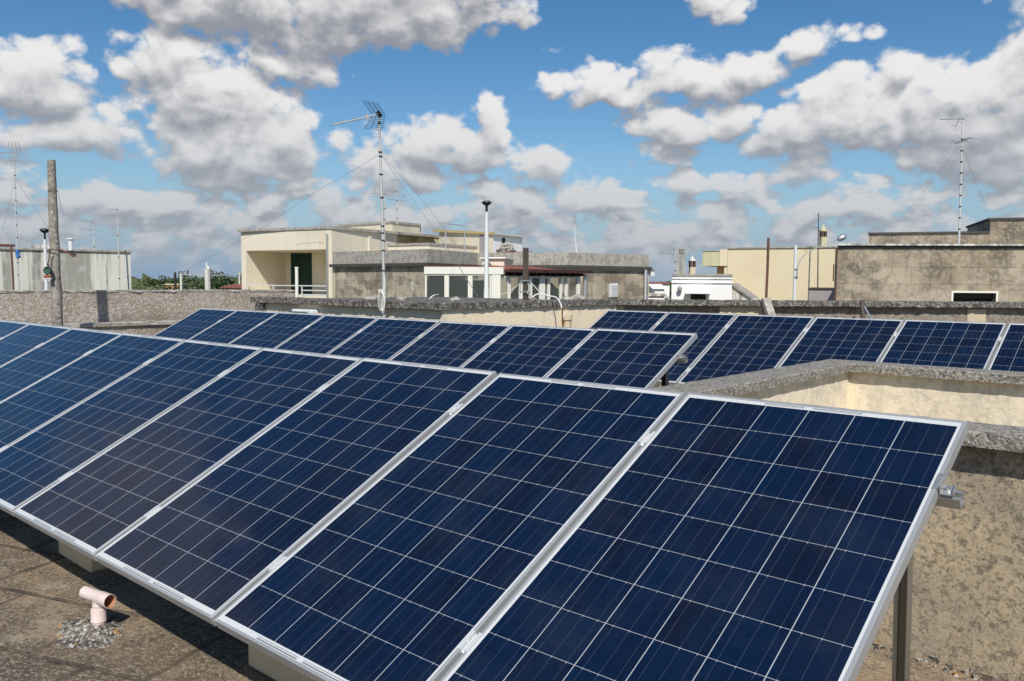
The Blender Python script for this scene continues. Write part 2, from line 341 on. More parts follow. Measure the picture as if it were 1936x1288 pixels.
def terrace_mat():
    m, T, bs = mat_new('weathered_roof_slabs')
    geo = T.node('ShaderNodeNewGeometry'); pos = geo.outputs['Position']
    x, y, z = T.sep(pos)
    n1 = T.noise(pos, 1.1, 6, .6); n2 = T.noise(pos, 8, 7, .65); n3 = T.noise(pos, 45, 6, .7); n4 = T.noise(pos, 120, 3, .6)
    c = T.mix(T.ramp(n1, .40, .60), (.135, .098, .066), (.30, .22, .14)); c = T.mix(T.ramp(T.noise(T.vm('ADD', pos, (9, 4, 0)), 2.3, 5, .65), .50, .62, 0, .75), c, (.085, .068, .052)); c = T.mix(T.ramp(T.noise(T.vm('ADD', pos, (2, 8, 0)), 3.1, 5, .65), .54, .64, 0, .6), c, (.40, .34, .25))
    c = T.mix(T.ramp(n2, .42, .66, 0, .75), c, (.115, .09, .065))
    c = T.mix(T.ramp(n3, .50, .64, 0, .75), c, (.36, .29, .20))
    c = T.mix(T.ramp(n3, .34, .48, .75, 0), c, (.065, .05, .038))
    c = T.mix(T.ramp(n4, .58, .68, 0, .8), c, (.55, .52, .44))
    br = T.node('ShaderNodeTexBrick')
    wob = T.noise(pos, 5, 5, .65); wob2 = T.noise(T.vm('ADD', pos, (7, 3, 1)), 5, 5, .65)
    T.put(br.inputs['Vector'], T.comb((x*.93 + y*.36 + (wob-.5)*.07), (y*.93 - x*.36 + (wob2-.5)*.07), 0))
    for k, v in (('Color1', (1, 1, 1, 1)), ('Color2', (.86, .86, .86, 1)), ('Mortar', (.0, .0, .0, 1))): br.inputs[k].default_value = v
    br.inputs['Scale'].default_value = 1; br.inputs['Brick Width'].default_value = .62; br.inputs['Row Height'].default_value = .50
    br.inputs['Mortar Size'].default_value = .026; br.inputs['Mortar Smooth'].default_value = .9; br.inputs['Bias'].default_value = 0
    jf = T.ramp(E_(T, br.outputs['Fac']), .05, .8)*T.ramp(T.noise(pos, 2.4, 4, .6), .40, .60, .35, .9)
    c = T.mix(jf*T.ramp(n3, .3, .6, .55, 1.), c, (.062, .048, .037))
    T.put(bs.inputs['Base Color'], c); bs.inputs['Roughness'].default_value = .93; bs.inputs['Specular IOR Level'].default_value = .2
    bn = T.node('ShaderNodeBump'); bn.inputs['Strength'].default_value = .8; bn.inputs['Distance'].default_value = .01
    T.put(bn.inputs['Height'], n3*.8 + n2*.8 - jf*1.0); T.l.new(bn.outputs[0], bs.inputs['Normal'])
    return m
M['terrace'] = terrace_mat()

PWD, PLN, GAP = .992, 1.65, .020
def cell_mat():
    m, T, bs = mat_new('polycrystalline_cells_under_glass')
    tcn = T.node('ShaderNodeTexCoord'); oi = T.node('ShaderNodeObjectInfo')
    rnd = E_(T, oi.outputs['Random'])
    u, v, _ = T.sep(tcn.outputs['Object'])
    a = (u - .0215)/.159; b = (v - .0325)/.159
    fa, fb_, ia, ib = a.fract(), b.fract(), a.floor(), b.floor()
    inu = a.gt(0)*a.lt(5.975); inv = b.gt(0)*b.lt(9.98)
    cell = inu*inv*fa.lt(.982)*fb_.lt(.9905)
    bb = (fa*(3/.982)).fract()
    bus = ((bb - .5).abs().lt(.0165))*inu*fa.lt(.982)*v.gt(.018)*v.lt(1.632)
    bus_out = bus*(1-inv)
    wn_ = T.node('ShaderNodeTexWhiteNoise', noise_dimensions='3D'); T.put(wn_.inputs['Vector'], T.comb(ia, ib, rnd*91.7))
    r1 = E_(T, wn_.outputs['Value'])
    vo_ = T.node('ShaderNodeTexVoronoi'); vo_.inputs['Scale'].default_value = 75
    T.put(vo_.inputs['Vector'], T.comb(u + ia*3.3, v + ib*1.7, rnd*9)); _, cg, _ = T.sep(vo_.outputs['Color'])
    big = T.noise(T.comb(u + ia*5.1, v*.35 + ib*2.3, rnd*30), 9, 3, .6)
    c = T.mix(T.ramp(r1, .1, .9), (.0024, .0085, .028), (.0042, .0050, .0130))
    c = T.mix(T.ramp(big, .35, .7, 0, .55), c, (.0018, .012, .036))
    c = T.mix(cg*.30, c, (.004, .016, .055))
    c = T.mix(rnd*.35, c, (.005, .007, .022))
    fing = ((v*(1/.0026)).fract()).lt(.12)
    c = T.mix(fing*.035, c, (.25, .27, .3))
    dots = bus*((fb_.lt(.012)) + fb_.gt(.965))
    c = T.mix(bus*.6, c, (.060, .072, .10))
    sheet = T.mix(bus_out*.6, (.60, .61, .60), (.40, .42, .44))
    # interconnect ribbons crossing in the end margins
    ut = (u - .40).abs().lt(.075) + (u - .59).abs().lt(.085); ub = (u - .37).abs().lt(.115) + (u - .64).abs().lt(.125)
    rib = (v - 1.6335).abs().lt(.0022)*ut + (v - .0165).abs().lt(.0024)*ub
    rib2 = (v - 1.6275).abs().lt(.0011)*ut + (v - .0240).abs().lt(.0011)*ub
    sheet = T.mix(T.m('MINIMUM', rib + rib2, 1.)*.85, sheet, (.10, .105, .12))
    line = (1 - inv*0)
    sheet = T.mix(inu*inv, sheet, (.40, .42, .44)); c = T.mix(cell, sheet, c)
    c = T.mix(T.m('MINIMUM', dots, 1.)*.55, c, (.62, .62, .60))
    dust = T.noise(T.comb(u, v, rnd*20), 3.5, 6, .65)
    c = T.mix(T.ramp(dust, .40, .8, 0, .02), c, (.45, .42, .36))
    edge = T.ramp(v, .0, .10, .030, 0.); c = T.mix(edge*T.ramp(dust, .3, .7), c, (.45, .40, .32))
    T.put(bs.inputs['Roughness'], T.ramp(dust, .3, .75, .07, .17))
    T.put(bs.inputs['Base Color'], c)
    bs.inputs['IOR'].default_value = 1.5; bs.inputs['Specular IOR Level'].default_value = .42
    return m
M['cells'] = cell_mat()

# ------------------------------------------------------------------ ground, roof terrace
ZR = -1.58; ZG = -6.6
mb = MB(); mb.add([(-3000, -1500, ZG), (1500, -1500, ZG), (1500, 4000, ZG), (-3000, 4000, ZG)], [(0, 1, 2, 3)])
gm = surf('dry_field_ground', (.16, .15, .085), [(.03, one, .4, .6, (.10, .12, .05), .8), (.3, one, .45, .65, (.22, .18, .11), .5)])
tag(mb.build('ground', gm), kind='structure')
TILT = .4801; ct, st_ = math.cos(TILT), math.sin(TILT)
# lightwell opening
ZC = -.58
WX0, WY0, WY1, WX1 = -2.27, 3.90, 0, 2.6
cin = atz(1616, 688, ZC); WX0 = cin.x; WY1 = cin.y
EX0, EX1, EY0, EY1 = -13.75, 5.0, -4.0, 17.5
mb = MB()
for (x0, x1, y0, y1) in ((EX0, WX0-.05, EY0, EY1), (WX0-.05, WX1, EY0, 3.95), (WX0-.05, WX1, WY1+.05, EY1), (WX1, EX1, EY0, EY1)):
    mb.add([(x0, y0, ZR), (x1, y0, ZR), (x1, y1, ZR), (x0, y1, ZR)], [(0, 1, 2, 3)])
tag(mb.build('roof_terrace', M['terrace']), kind='structure')
own = thing('terraced_building', 'cream plastered building whose flat roof carries the three rows of solar panels', 'building', (-4, 3, ZG))
mb = MB()
for (P, Q) in (((EX0, EY0), (EX1, EY0)), ((EX1, EY0), (EX1, EY1)), ((EX1, EY1), (EX0, EY1)), ((EX0, EY1), (EX0, EY0))):
    mb.add([(P[0], P[1], ZG), (Q[0], Q[1], ZG), (Q[0], Q[1], ZR-.004), (P[0], P[1], ZR-.004)], [(0, 1, 2, 3)])
mb.build('wall', M['cream'], own)

def rough_bar(mb, pts, wd, h, seed=0, jit=.002, step=.06, closed=False):
    """weathered coping swept along pts (top centre line)"""
    rnd = random.Random(seed); prof = []
    b = min(.007, h*.15)
    for (a, c) in ((-wd/2, -h), (-wd/2, -b), (-wd/2+b, 0), (-wd/6, .002), (wd/6, .002), (wd/2-b, 0), (wd/2, -b), (wd/2, -h)): prof.append((a, c))
    P = [Vector(p) for p in pts]; samples = []
    for i in range(len(P)-1):
        L = (P[i+1]-P[i]).length; n = max(1, int(L/step))
        for k in range(n + (1 if i == len(P)-2 else 0)): samples.append((P[i].lerp(P[i+1], k/n), i, k == 0 and i > 0))
    o = len(mb.v); m = len(prof)
    for (p, i, cor) in samples:
        d = (P[i+1]-P[i]).normalized(); s = Vector((d.y, -d.x, 0)).normalized(); k = 1
        if cor:
            d0 = (P[i]-P[i-1]).normalized(); s0 = Vector((d0.y, -d0.x, 0)).normalized(); s = (s+s0).normalized(); k = 1/max(.5, s.dot(s0))
        for (a, c) in prof:
            mb.v.append(p+s*(a*k+rnd.gauss(0, jit))+Vector((0, 0, c+rnd.gauss(0, jit*.6))))
    for i in range(len(samples)-1):
        for k in range(m):
            k2 = (k+1) % m; mb.f.append((o+i*m+k, o+(i+1)*m+k, o+(i+1)*m+k2, o+i*m+k2))
    mb.f.append(tuple(o+k for k in range(m))); e = o+(len(samples)-1)*m; mb.f.append(tuple(e+k for k in range(m-1, -1, -1)))

# lightwell parapet: near wall with spotted plaster, left and far sides with cream inside faces
lw = thing('lightwell_parapet', 'low cream parapet with lichened coping around the open lightwell at the right', 'parapet', (-1, 4, ZR))
xo = WX0-.30                      # outer face of left side
cb = ZC-.060
mb = MB(); mb.box(xo+.09, WX1+.3, 3.77, 3.86, ZR, cb); o_ = mb.build('wall', M['cream_dirty'], lw); o_['label'] = 'blotchy brown stained outer wall'
mb = MB(); mb.box(xo+.09, WX0-.06, 3.861, WY1+.2, -5, cb); mb.box(WX0-.06, WX1, WY1+.06, WY1+.2, -5, cb); mb.box(WX0-.06, WX1, 3.861, 3.90, -5, cb)
mb.box(WX0-.06, WX1, 3.9, WY1+.06, -5.1, -5)
M['cream_in'] = surf('bright_cream_plaster', (.84, .73, .54), [(1.6, one, .45, .7, (.62, .54, .40), .6), (5, one, .5, .62, (.44, .41, .35), .4), (12, one, .50, .60, (.50, .45, .36), .4), (4, (3, 3, .25), .56, .68, (.50, .42, .29), .4), (34, one, .5, .62, (.90, .80, .62), .5)], bump=.6, bscale=35, bdist=.008)
M['cream_blk'] = surf('pale_cream_plaster', (.86, .73, .52), [(1.1, one, .46, .66, (.70, .60, .45), .5), (5, one, .56, .64, (.45, .42, .36), .4), (3, (2, 2, .3), .58, .7, (.60, .50, .36), .3)], bump=.3, bscale=30)
o_ = mb.build('inner_wall', M['cream_in'], lw)
mb = MB(); xm = (xo+WX0)/2; ym = WY1+.13; wdc = WX0-xo
rough_bar(mb, [(WX1+.3, 3.815, ZC), (xm, 3.815, ZC), (xm, ym, ZC), (WX1+.3, ym, ZC)], .27, .06, 3, .0013, .04)
mb.build('coping', M['coping'], lw)

rr = random.Random(41)
mb = MB()
for i in range(260):
    x = rr.uniform(-2.4, .6); y = 3.77-abs(rr.gauss(0, .05))-.004; q = rr.uniform(.004, .016)
    p = Vector((x, y, ZR+q*.5)); a = rr.uniform(0, 3)
    mb.prism([(p.x+q*math.cos(a+k*1.57)*rr.uniform(.6, 1.3), p.y+q*math.sin(a+k*1.57)) for k in range(4)], ZR, ZR+q*rr.uniform(.6, 1.3))
tag(mb.build('grit', M['mortar']), 'loose mortar grit along the foot of the stained wall', 'grit', kind='stuff')

# ------------------------------------------------------------------ solar panels
def frame_mesh():
    b = MB(); t = .011; z1 = .0025; z0 = -.0375
    b.box(0, t, 0, PLN, z0, z1); b.box(PWD-t, PWD, 0, PLN, z0, z1); b.box(t, PWD-t, 0, t, z0, z1-.0003); b.box(t, PWD-t, PLN-t, PLN, z0, z1-.0003)
    return b
fb0 = frame_mesh().build('frame', M['alu'], bevel=.0009); fm = fb0.data; bpy.data.objects.remove(fb0)
c0 = MB(); c0.box(.0105, PWD-.0105, .0105, PLN-.0105, -.006, 0); cb0 = c0.build('cell_sheet', M['cells']); cmh = cb0.data; bpy.data.objects.remove(cb0)
# origin of cell sheet mesh = panel corner, so Object coordinates are metres from that corner
ORD = ['', 'second', 'third', 'fourth', 'fifth', 'sixth', 'seventh', 'eighth', 'ninth', 'tenth', 'eleventh']
rp = random.Random(5)
def panel_row(xr, y0, z0, ks, rowname, group, endlab, side):
    n = len(ks)
    for i, k in enumerate(ks):
        x = xr-PWD-k*(PWD+GAP)
        if side == 'right': pos = endlab if i == 0 else '%s solar panel from the right end of %s' % (ORD[i], rowname)
        else: pos = endlab if i == 0 else '%s solar panel from the left end of %s' % (ORD[i], rowname)
        if i == n-1 and side == 'right': pos = 'blue solar panel at the far left end of ' + rowname
        if i == n-1 and side == 'left': pos = 'solar panel cut by the right edge of the picture in ' + rowname
        t = thing('solar_panel', pos + '', 'solar panel', (x, y0, z0), group)
        t.rotation_euler = (TILT+rp.gauss(0, .0012), rp.gauss(0, .0012), rp.gauss(0, .0006))
        for nm, me in (('frame', fm), ('cell_sheet', cmh)):
            o = bpy.data.objects.new(nm, me); C.objects.link(o); o.parent = t
XA, YA, ZA = -.691, 1.446, -1.191
XB, YB, ZB = -3.457, 4.627, -1.180
XC, YC, ZCc = -5.058+.0+PWD*0, 8.464, -1.160
panel_row(XA, YA, ZA, range(0, 11), 'the front row', 'solar panels of the front row', 'nearest solar panel at the right end of the front row', 'right')
panel_row(XB, YB, ZB, range(0, 8), 'the middle row', 'solar panels of the middle row', 'rightmost solar panel of the middle row beside the lightwell', 'right')
panel_row(XC-.010, YC, ZCc, [1, 0, -1, -2, -3, -4], 'the back row', 'solar panels of the back row', 'leftmost solar panel of the back row below the cream wall', 'left')

def slope(y0, z0, s, off=0):       # point on the panel underside line at length s, off below
    return Vector((0, y0+s*ct+off*st_, z0+s*st_-off*ct))
def rack(xl, xr, y0, z0, seams, blocks, label, prot=.055):
    t = thing('mounting_rack', label, 'mounting rack', ((xl+xr)/2, y0, ZR))
    for s in (.18*PLN, .81*PLN):
        for q in (0, 1):       # twin lipped channel
            pass
        p = slope(y0, z0, s, .0375+.021)
        nrm = Vector((0, -st_, ct)); a = Vector((xl-.03, p.y, p.z)); b_ = Vector((xr+prot, p.y, p.z))
        r = MB()
        r.beam(a-nrm*.012, b_-nrm*.012, .040, .003, nrm)
        for sg in (-1, 1):
            off = Vector((0, ct, st_))*(.0205*sg)
            r.beam(a+off+nrm*.004, b_+off+nrm*.004, .003, .034, nrm)
            off2 = Vector((0, ct, st_))*(.015*sg)
            r.beam(a+off2+nrm*.0195, b_+off2+nrm*.0195, .010, .003, nrm)
        r.build('rail', M['alu_dull'], t)
        for x in seams:
            c = MB(); q = slope(y0, z0, s); e = Vector((0, ct, st_)); f = Vector((1, 0, 0))
            def sl_(dx0, dx1, h, l=.036):
                c.beam(Vector((x+(dx0+dx1)/2, q.y, q.z))+nrm*h-e*l, Vector((x+(dx0+dx1)/2, q.y, q.z))+nrm*h+e*l, abs(dx1-dx0), .003, nrm)
            sl_(-.019, -.0085, .0042); sl_(.0085, .019, .0042); sl_(-.0075, .0075, -.012)
            for sx in (-.0085, .0085): c.beam(Vector((x+sx, q.y, q.z))-nrm*.004-e*.036, Vector((x+sx, q.y, q.z))-nrm*.004+e*.036, .002, .0195, nrm)
            c.path([Vector((x, q.y, q.z))-nrm*.012, Vector((x, q.y, q.z))-nrm*.003], .0055, 6)
            c.build('clamp', M['clampm'], t)
        # end clamp at the right end
        c = MB(); q = Vector((xr, slope(y0, z0, s).y, slope(y0, z0, s).z)); e = Vector((0, ct, st_))
        c.beam(q+Vector((-.004, 0, 0))+nrm*.0042-e*.035, q+Vector((-.004, 0, 0))+nrm*.0042+e*.035, .014, .003, nrm)
        c.beam(q+Vector((.0035, 0, 0))-nrm*.016-e*.022, q+Vector((.0035, 0, 0))-nrm*.016+e*.022, .003, .038, nrm)
        c.beam(q+Vector((.022, 0, 0))-nrm*.026-e*.022, q+Vector((.022, 0, 0))-nrm*.026+e*.022, .034, .003, nrm)
        c.beam(q+Vector((.038, 0, 0))-nrm*.020-e*.022, q+Vector((.038, 0, 0))-nrm*.020+e*.022, .003, .016, nrm)
        c.path([q+Vector((.020, 0, 0))-nrm*.026, q+Vector((.020, 0, 0))-nrm*.008], .006, 6)
        c.build('clamp', M['galv'], t)
    for x in blocks:
        a = slope(y0, z0, .20, .085); b_ = slope(y0, z0, 1.50, .085)
        m_ = MB(); m_.beam((x, a.y, a.z), (x, b_.y, b_.z), .04, .04, (0, -st_, ct)); m_.build('strut', M['legmetal'], t)
        p = slope(y0, z0, .81*PLN+.05, .10); yb = p.y+.03
        m_ = MB()
        for dx in (-.019, .019): m_.beam((x+dx, p.y, p.z), (x+dx, yb, ZR+.22), .003, .045, (0, 1, 0))
        m_.beam((x, p.y+.0225, p.z), (x, yb+.0225, ZR+.22), .035, .003, (0, 1, 0))
        m_.build('leg', M['legmetal'], t)
        m_ = MB(); m_.beam((x+.06, yb, ZR+.203), (x-.06, yb, ZR+.203), .12, .005); m_.beam((x+.025, yb-.05, ZR+.24), (x+.025, yb+.05, ZR+.24), .004, .075)
        m_.path([(x+.045, yb, ZR+.206), (x+.045, yb, ZR+.235)], .007, 6)
        m_.build('foot_plate', M['galv'], t)
    return t
seA = [XA-PWD-GAP/2-k*(PWD+GAP) for k in range(10)]
seB = [XB-PWD-GAP/2-k*(PWD+GAP) for k in range(7)]
seC = [XC-.010-PWD-GAP/2-k*(PWD+GAP) for k in range(0, -5, -1)]
blA = [-.81-1.98*k for k in range(6)]
blB = [XB-.18-1.95*k for k in range(5)]
blC = [XC-2*1.012+.3+1.95*k for k in range(4)]
rack(XA-11*1.012, XA, YA, ZA, seA, blA, 'aluminium rails, clamps and legs carrying the front row of solar panels')
rack(XB-8*1.012, XB, YB, ZB, seB, blB, 'aluminium rails, clamps and legs carrying the middle row of solar panels')
rack(XC-2*1.012, XC+4*1.012, YC, ZCc, seC, blC, 'aluminium rails, clamps and legs carrying the back row of solar panels')
def cblock(x, y, lab, grp, ln=.47, wy=.22, h=.20):
    m_ = MB(); m_.box(-ln/2, ln/2, -wy/2, wy/2, 0, h); o = m_.build('concrete_block', M['concrete'], bevel=.012); o.location = (x, y, ZR)
    o.rotation_euler = (0, 0, rp.gauss(0, .01)); tag(o, lab, 'block', grp)
fl = ['under the second front-row panel from the right, near the bottom edge of the picture', 'below the seam of the fourth and fifth front-row panels, right of the pipe', 'in shade under the left part of the front row', 'in shade under the far left part of the front row']
cblock(-2.82, 1.885, 'cream concrete ballast block at the bottom centre under the lower edge of the front row', 'ballast blocks under the front row lower edge', .44, .22, .33)
cblock(-4.86, 1.895, 'cream concrete ballast block above and left of the vent pipe under the front row', 'ballast blocks under the front row lower edge', .46, .22, .33)
cblock(-6.85, 1.895, 'shaded ballast block under the front row near the left edge of the picture', 'ballast blocks under the front row lower edge', .46, .22, .33)
cblock(-.98, 1.895, 'ballast block hidden under the lower right end of the front row', 'ballast blocks under the front row lower edge', .46, .22, .33)
cblock(-1.10, YA+1.27, 'concrete block carrying the rear leg of the nearest solar panel', 'ballast blocks under rear legs', .42, .32, .20)
for k in range(1, 3): cblock(blA[k], YA+1.27, ['', 'rear leg ballast block behind the second and third front panels', 'rear leg ballast block behind the fourth front panel'][k], 'ballast blocks under rear legs', .42, .32, .20)
cblock(blB[0], YB+1.27, 'grey concrete block under the rear leg at the right end of the middle row', 'ballast blocks under rear legs', .30, .30, .20)
m_ = MB(); m_.box(XB-.30, XB+.02, YB+.42, YB+.62, ZR, ZR+.62); o = m_.build('concrete_block', M['pebble_w'], bevel=.01, origin=(XB-.14, YB+.5, ZR)); tag(o, 'pale upright stone block beside the leg at the right end of the middle row', 'block')

# ------------------------------------------------------------------ vent pipe
base = atz(187, 1188, ZR); SP = 1.06
vp = thing('vent_pipe', 'pink plastic tee vent pipe set in a lichened mortar mound on the roof slabs', 'vent pipe', base)
m_ = MB(); m_.lathe(base, [(.031, .0), (.031, .034), (.0335, .035), (.0335, .040), (.032, .042), (.0325, .088), (.030, .094), (.0245, .095), (.0245, .104), (.026, .105), (.026, .110), (.024, .111), (.022, .14)], 20)
m_.build('pipe', M['pvc'], vp, smooth=True)
a = base+Vector((-.098, -.020, .148)); b_ = base+Vector((.074, .022, .138)); dxx = (b_-a).normalized()
n = 24; m_ = MB(); mi = MB()
up = Vector((0, 0, 1)); sd = dxx.cross(up)
rings = [(0, .0275, .0255), (.03, .0280, .0255), (.10, .0280, .0255), (.108, .0305, .0265), ((b_-a).length, .0315, .0290)]
def ring(o_, r): return [o_+(sd*math.cos(2*math.pi*k/n)+up*math.sin(2*math.pi*k/n))*r for k in range(n)]
for i, (s, ro, ri) in enumerate(rings): m_.v += ring(a+dxx*s, ro)
for i, (s, ro, ri) in enumerate(rings): mi.v += ring(a+dxx*s, ri)
for i in range(len(rings)-1):
    for k in range(n):
        k2 = (k+1) % n; m_.f.append((i*n+k, (i+1)*n+k, (i+1)*n+k2, i*n+k2)); mi.f.append((i*n+k, i*n+k2, (i+1)*n+k2, (i+1)*n+k))
for e_, fl_ in ((0, 0), (len(rings)-1, 1)):
    o_ = len(m_.v); m_.v += ring(a+dxx*rings[e_][0], rings[e_][2])
    for k in range(n):
        k2 = (k+1) % n; q = (e_*n+k, e_*n+k2, o_+k2, o_+k); m_.f.append(q if fl_ else q[::-1])
m_.build('tee', M['pvc'], vp, smooth=True); mi.build('tee_lining', M['pvc_in'], vp, smooth=True)
rr = random.Random(9); m_ = MB(); nr, ns = 14, 40
m_.v.append(base+Vector((.015, -.045, .045)))
phs = [rr.uniform(0, 6.28) for _ in range(6)]
for i in range(1, nr+1):
    for k in range(ns):
        th = 2*math.pi*k/ns; rad = .20*(1+.10*math.sin(2*th+phs[0])+.06*math.sin(5*th+phs[1])+.04*math.sin(9*th+phs[2]))*i/nr
        h = .030*(1-(i/nr)**1.5)+rr.gauss(0, .0035)*(1 if i < nr else 0)+(.006*math.sin(7*th+i)) * (1-i/nr)
        m_.v.append(base+Vector((rad*math.cos(th)+.015, rad*.72*math.sin(th)-.045, max(h, -.002) if i < nr else -.003)))
for k in range(ns): m_.f.append((0, 1+k, 1+(k+1) % ns))
for i in range(nr-1):
    for k in range(ns):
        k2 = (k+1) % ns; m_.f.append((1+i*ns+k, 1+(i+1)*ns+k, 1+(i+1)*ns+k2, 1+i*ns+k2))
m_.build('mortar_mound', M['mortar'], vp, smooth=True)

# ------------------------------------------------------------------ west parapet, tall wall behind, concrete pole
wx = -13.36
t = thing('ledge_wall', 'low pebbledash ledge along the left side of the roof terrace behind the panels', 'wall', (wx, 7, ZR))
mb = MB(); mb.box(wx-.22, wx, EY0, 10.4, ZR, -.74); mb.build('wall', M['pebble_w'], t)
mb = MB(); rough_bar(mb, [(wx-.10, EY0, -.685), (wx-.10, 10.4, -.685)], .28, .055, 8, .004, .12); mb.build('coping', M['coping_mid'], t)
t = thing('parapet_wall', 'long pale pebbledash wall running behind the concrete pole at the left', 'wall', (-13.75, 7, ZR))
mb = MB(); y1w = atx(560, 549, -13.75).y; mb.box(-14.0, -13.75, -2, y1w, -6.6, -.215); mb.build('wall', M['pebble_w'], t)
mb = MB(); rough_bar(mb, [(-13.875, -2, -.19), (-13.875, y1w, -.19)], .27, .03, 18, .006, .1); mb.build('top_edge', M['coping_mid'], t)
rr = random.Random(4)
mb = MB()
Dp = 11.8; pb = gp(107, Dp, ZR); ptop = atd(97, 303, Dp)
t = thing('concrete_pole', 'tapered weathered concrete pole with rusty iron hook arm rising in front of the pebbledash wall', 'pole', pb)
N = 16; mb.path([pb.lerp(ptop, k/N)+Vector((rr.gauss(0, .003), rr.gauss(0, .003), 0)) for k in range(N+1)], [.083+(.052-.083)*k/N for k in range(N+1)], 14)
mb.build('shaft', M['pole'], t, smooth=True)
mb = MB(); c = atd(103, 473, Dp)
mb.path([c+Vector((.076*math.cos(k*.785), .076*math.sin(k*.785), .01*math.sin(k*2))) for k in range(9)], .006, 5)
c2 = atd(100, 361, Dp); mb.path([c2+Vector((.064*math.cos(k*.785), .064*math.sin(k*.785), .01*math.sin(k*2))) for k in range(9)], .003, 5)
mb.path([atd(110, 361, Dp-.1), atd(113, 380, Dp-.1), atd(119, 402, Dp-.1)], .0025, 4)
mb.build('wire_band', M['iron'], t)
mb = MB(); q = [atd(x, y, Dp-.1) for x, y in ((108, 472), (116, 473), (130, 479), (138, 485), (143, 484), (144, 481))]; mb.path(q, .011, 6)
mb.path([atd(x, y, Dp-.1) for x, y in ((96, 474), (93, 478), (92, 495), (89, 501), (94, 503))], .009, 6)
mb.build('hook_arm', M['rust'], t)
pu = thing('pulley_block', 'small red and green hoist pulley hanging from the hook beside the concrete pole', 'pulley', atd(91, 512, Dp-.1))
mb = MB(); cc = atd(91.5, 512, Dp-.1); e1 = RT
mb.path([cc-FW*.02, cc+FW*.02], .045, 14); mb.build('wheel', M['green_plastic'], pu)
mb = MB(); mb.path([cc+UPV*.1, cc+UPV*.04], .008, 6); mb.path([cc-FW*.03+RT*(.05*math.cos(a))+UPV*(.05*math.sin(a)) for a in [k*.6 for k in range(12)]], .008, 5)
mb.build('hook', M['iron'], pu)
mb = MB(); c3 = atd(91, 523, Dp-.1); mb.path([c3+RT*-.045, c3+RT*.045], .028, 10); mb.build('handle', M['red_plastic'], pu)
mb = MB(); c3 = atd(92, 527, Dp-.1); mb.path([c3+RT*-.04, c3+RT*.04], .018, 10); mb.build('grip', M['white_paint'], pu)

# ------------------------------------------------------------------ middle roof block (cream wall with thick black lichened coping)
mbk = thing('stair_block', 'low cream roof block with thick lichened coping behind the middle row of panels', 'building', (-9.5, 9, ZR))
CX, CYf = -7.62, 7.18; AX = -11.75; EYb = 10.9; ZT = -.27
mb = MB(); mb.box(AX, CX, CYf, EYb, ZR, ZT-.085); mb.build('wall', M['cream_blk'], mbk)
mb = MB(); rough_bar(mb, [(AX-.15, CYf+.11, ZT), (CX-.16, CYf+.11, ZT), (CX-.16, EYb, ZT)], .40, .085, 21, .0045, .05)
mb.build('coping', M['coping_dark'], mbk)
mb = MB(); mb.box(AX+.1, CX-.25, CYf+.3, EYb, ZT-.09, ZT-.03); mb.build('roof_deck', M['coping_dark'], mbk)
mb = MB(); mb.box(AX-.02, AX+.14, CYf-.09, CYf-.002, ZR, ZT-.09); mb.build('corner_stone', M['coping_dark'], mbk)
# downpipe on the right face + white cable
dp = atx(1067, 600, CX)
t = thing('downpipe', 'cream drain pipe with round collar on the sunlit side of the roof block', 'pipe', (CX+.06, dp.y, ZR))
mb = MB(); mb.path([(CX+.06, dp.y, ZR), (CX+.06, dp.y, -.52)], .05, 12); mb.build('pipe', M['cream'], t, smooth=True)
mb = MB(); mb.lathe((CX+.06, dp.y, -.56), [(.055, 0), (.068, .01), (.068, .09), (.058, .1)], 14); mb.build('collar', M['cream'], t, smooth=True)
def cable(name, pts, r, mat, label, cat='cable', group=None):
    P = []
    pts = [Vector(p) for p in pts]
    for i in range(len(pts)-1):
        p0, p1, p2, p3 = pts[max(i-1, 0)], pts[i], pts[i+1], pts[min(i+2, len(pts)-1)]
        for k in range(5):
            u = k/5; P.append(.5*((2*p1)+(p2-p0)*u+(2*p0-5*p1+4*p2-p3)*u*u+(3*p1-p0-3*p2+p3)*u**3))
    P.append(pts[-1]); m_ = MB(); m_.path(P, r, 6); o = m_.build(name, mat, origin=pts[0], smooth=True); tag(o, label, cat, group); return o
cable('cable', [atd(1007, 563, 11.9), atd(1012, 558, 11.9), atd(1022, 556, 11.9), atd(1040, 560, 11.9), atd(1052, 563, 11.8), atd(1060, 575, 11.6), atd(1063, 587, 11.55), atd(1066, 600, 11.5)], .010, M['cable'], 'white cable looping over the coping of the roof block down to the drain pipe')
cable('cable', [atd(813, 566, 10.9), atd(815, 562, 10.9), atd(822, 558, 10.95), atd(829, 557, 11.2)], .008, M['cable'], 'short white cable loop poking over the block coping right of the tall antenna mast')
cable('cable', [atd(1063, 582, 11.56), atd(1063.5, 600, 11.5), atd(1064, 640, 11.45)], .012, M['rust'], 'thin rusty strip down the sunlit side of the roof block beside the drain pipe', 'strip')
# air conditioning unit housing, no lamp in it
t = thing('wall_ac_unit', 'small white and green housing on the shaded wall just above the middle row', 'fixture', atd(572, 590, 11.6))
mb = MB(); q = [aty(551, 590, CYf-.12), aty(590, 590, CYf-.12)]; mb.box(q[0].x, q[1].x, CYf-.13, CYf, q[0].z-.05, q[0].z+.045); mb.build('housing', M['white_paint'], t, bevel=.02)
mb = MB(); mb.box(q[0].x+.01, q[1].x-.10, CYf-.136, CYf-.131, q[0].z-.045, q[0].z+.01); mb.build('green_panel', M['green_plastic'], t)
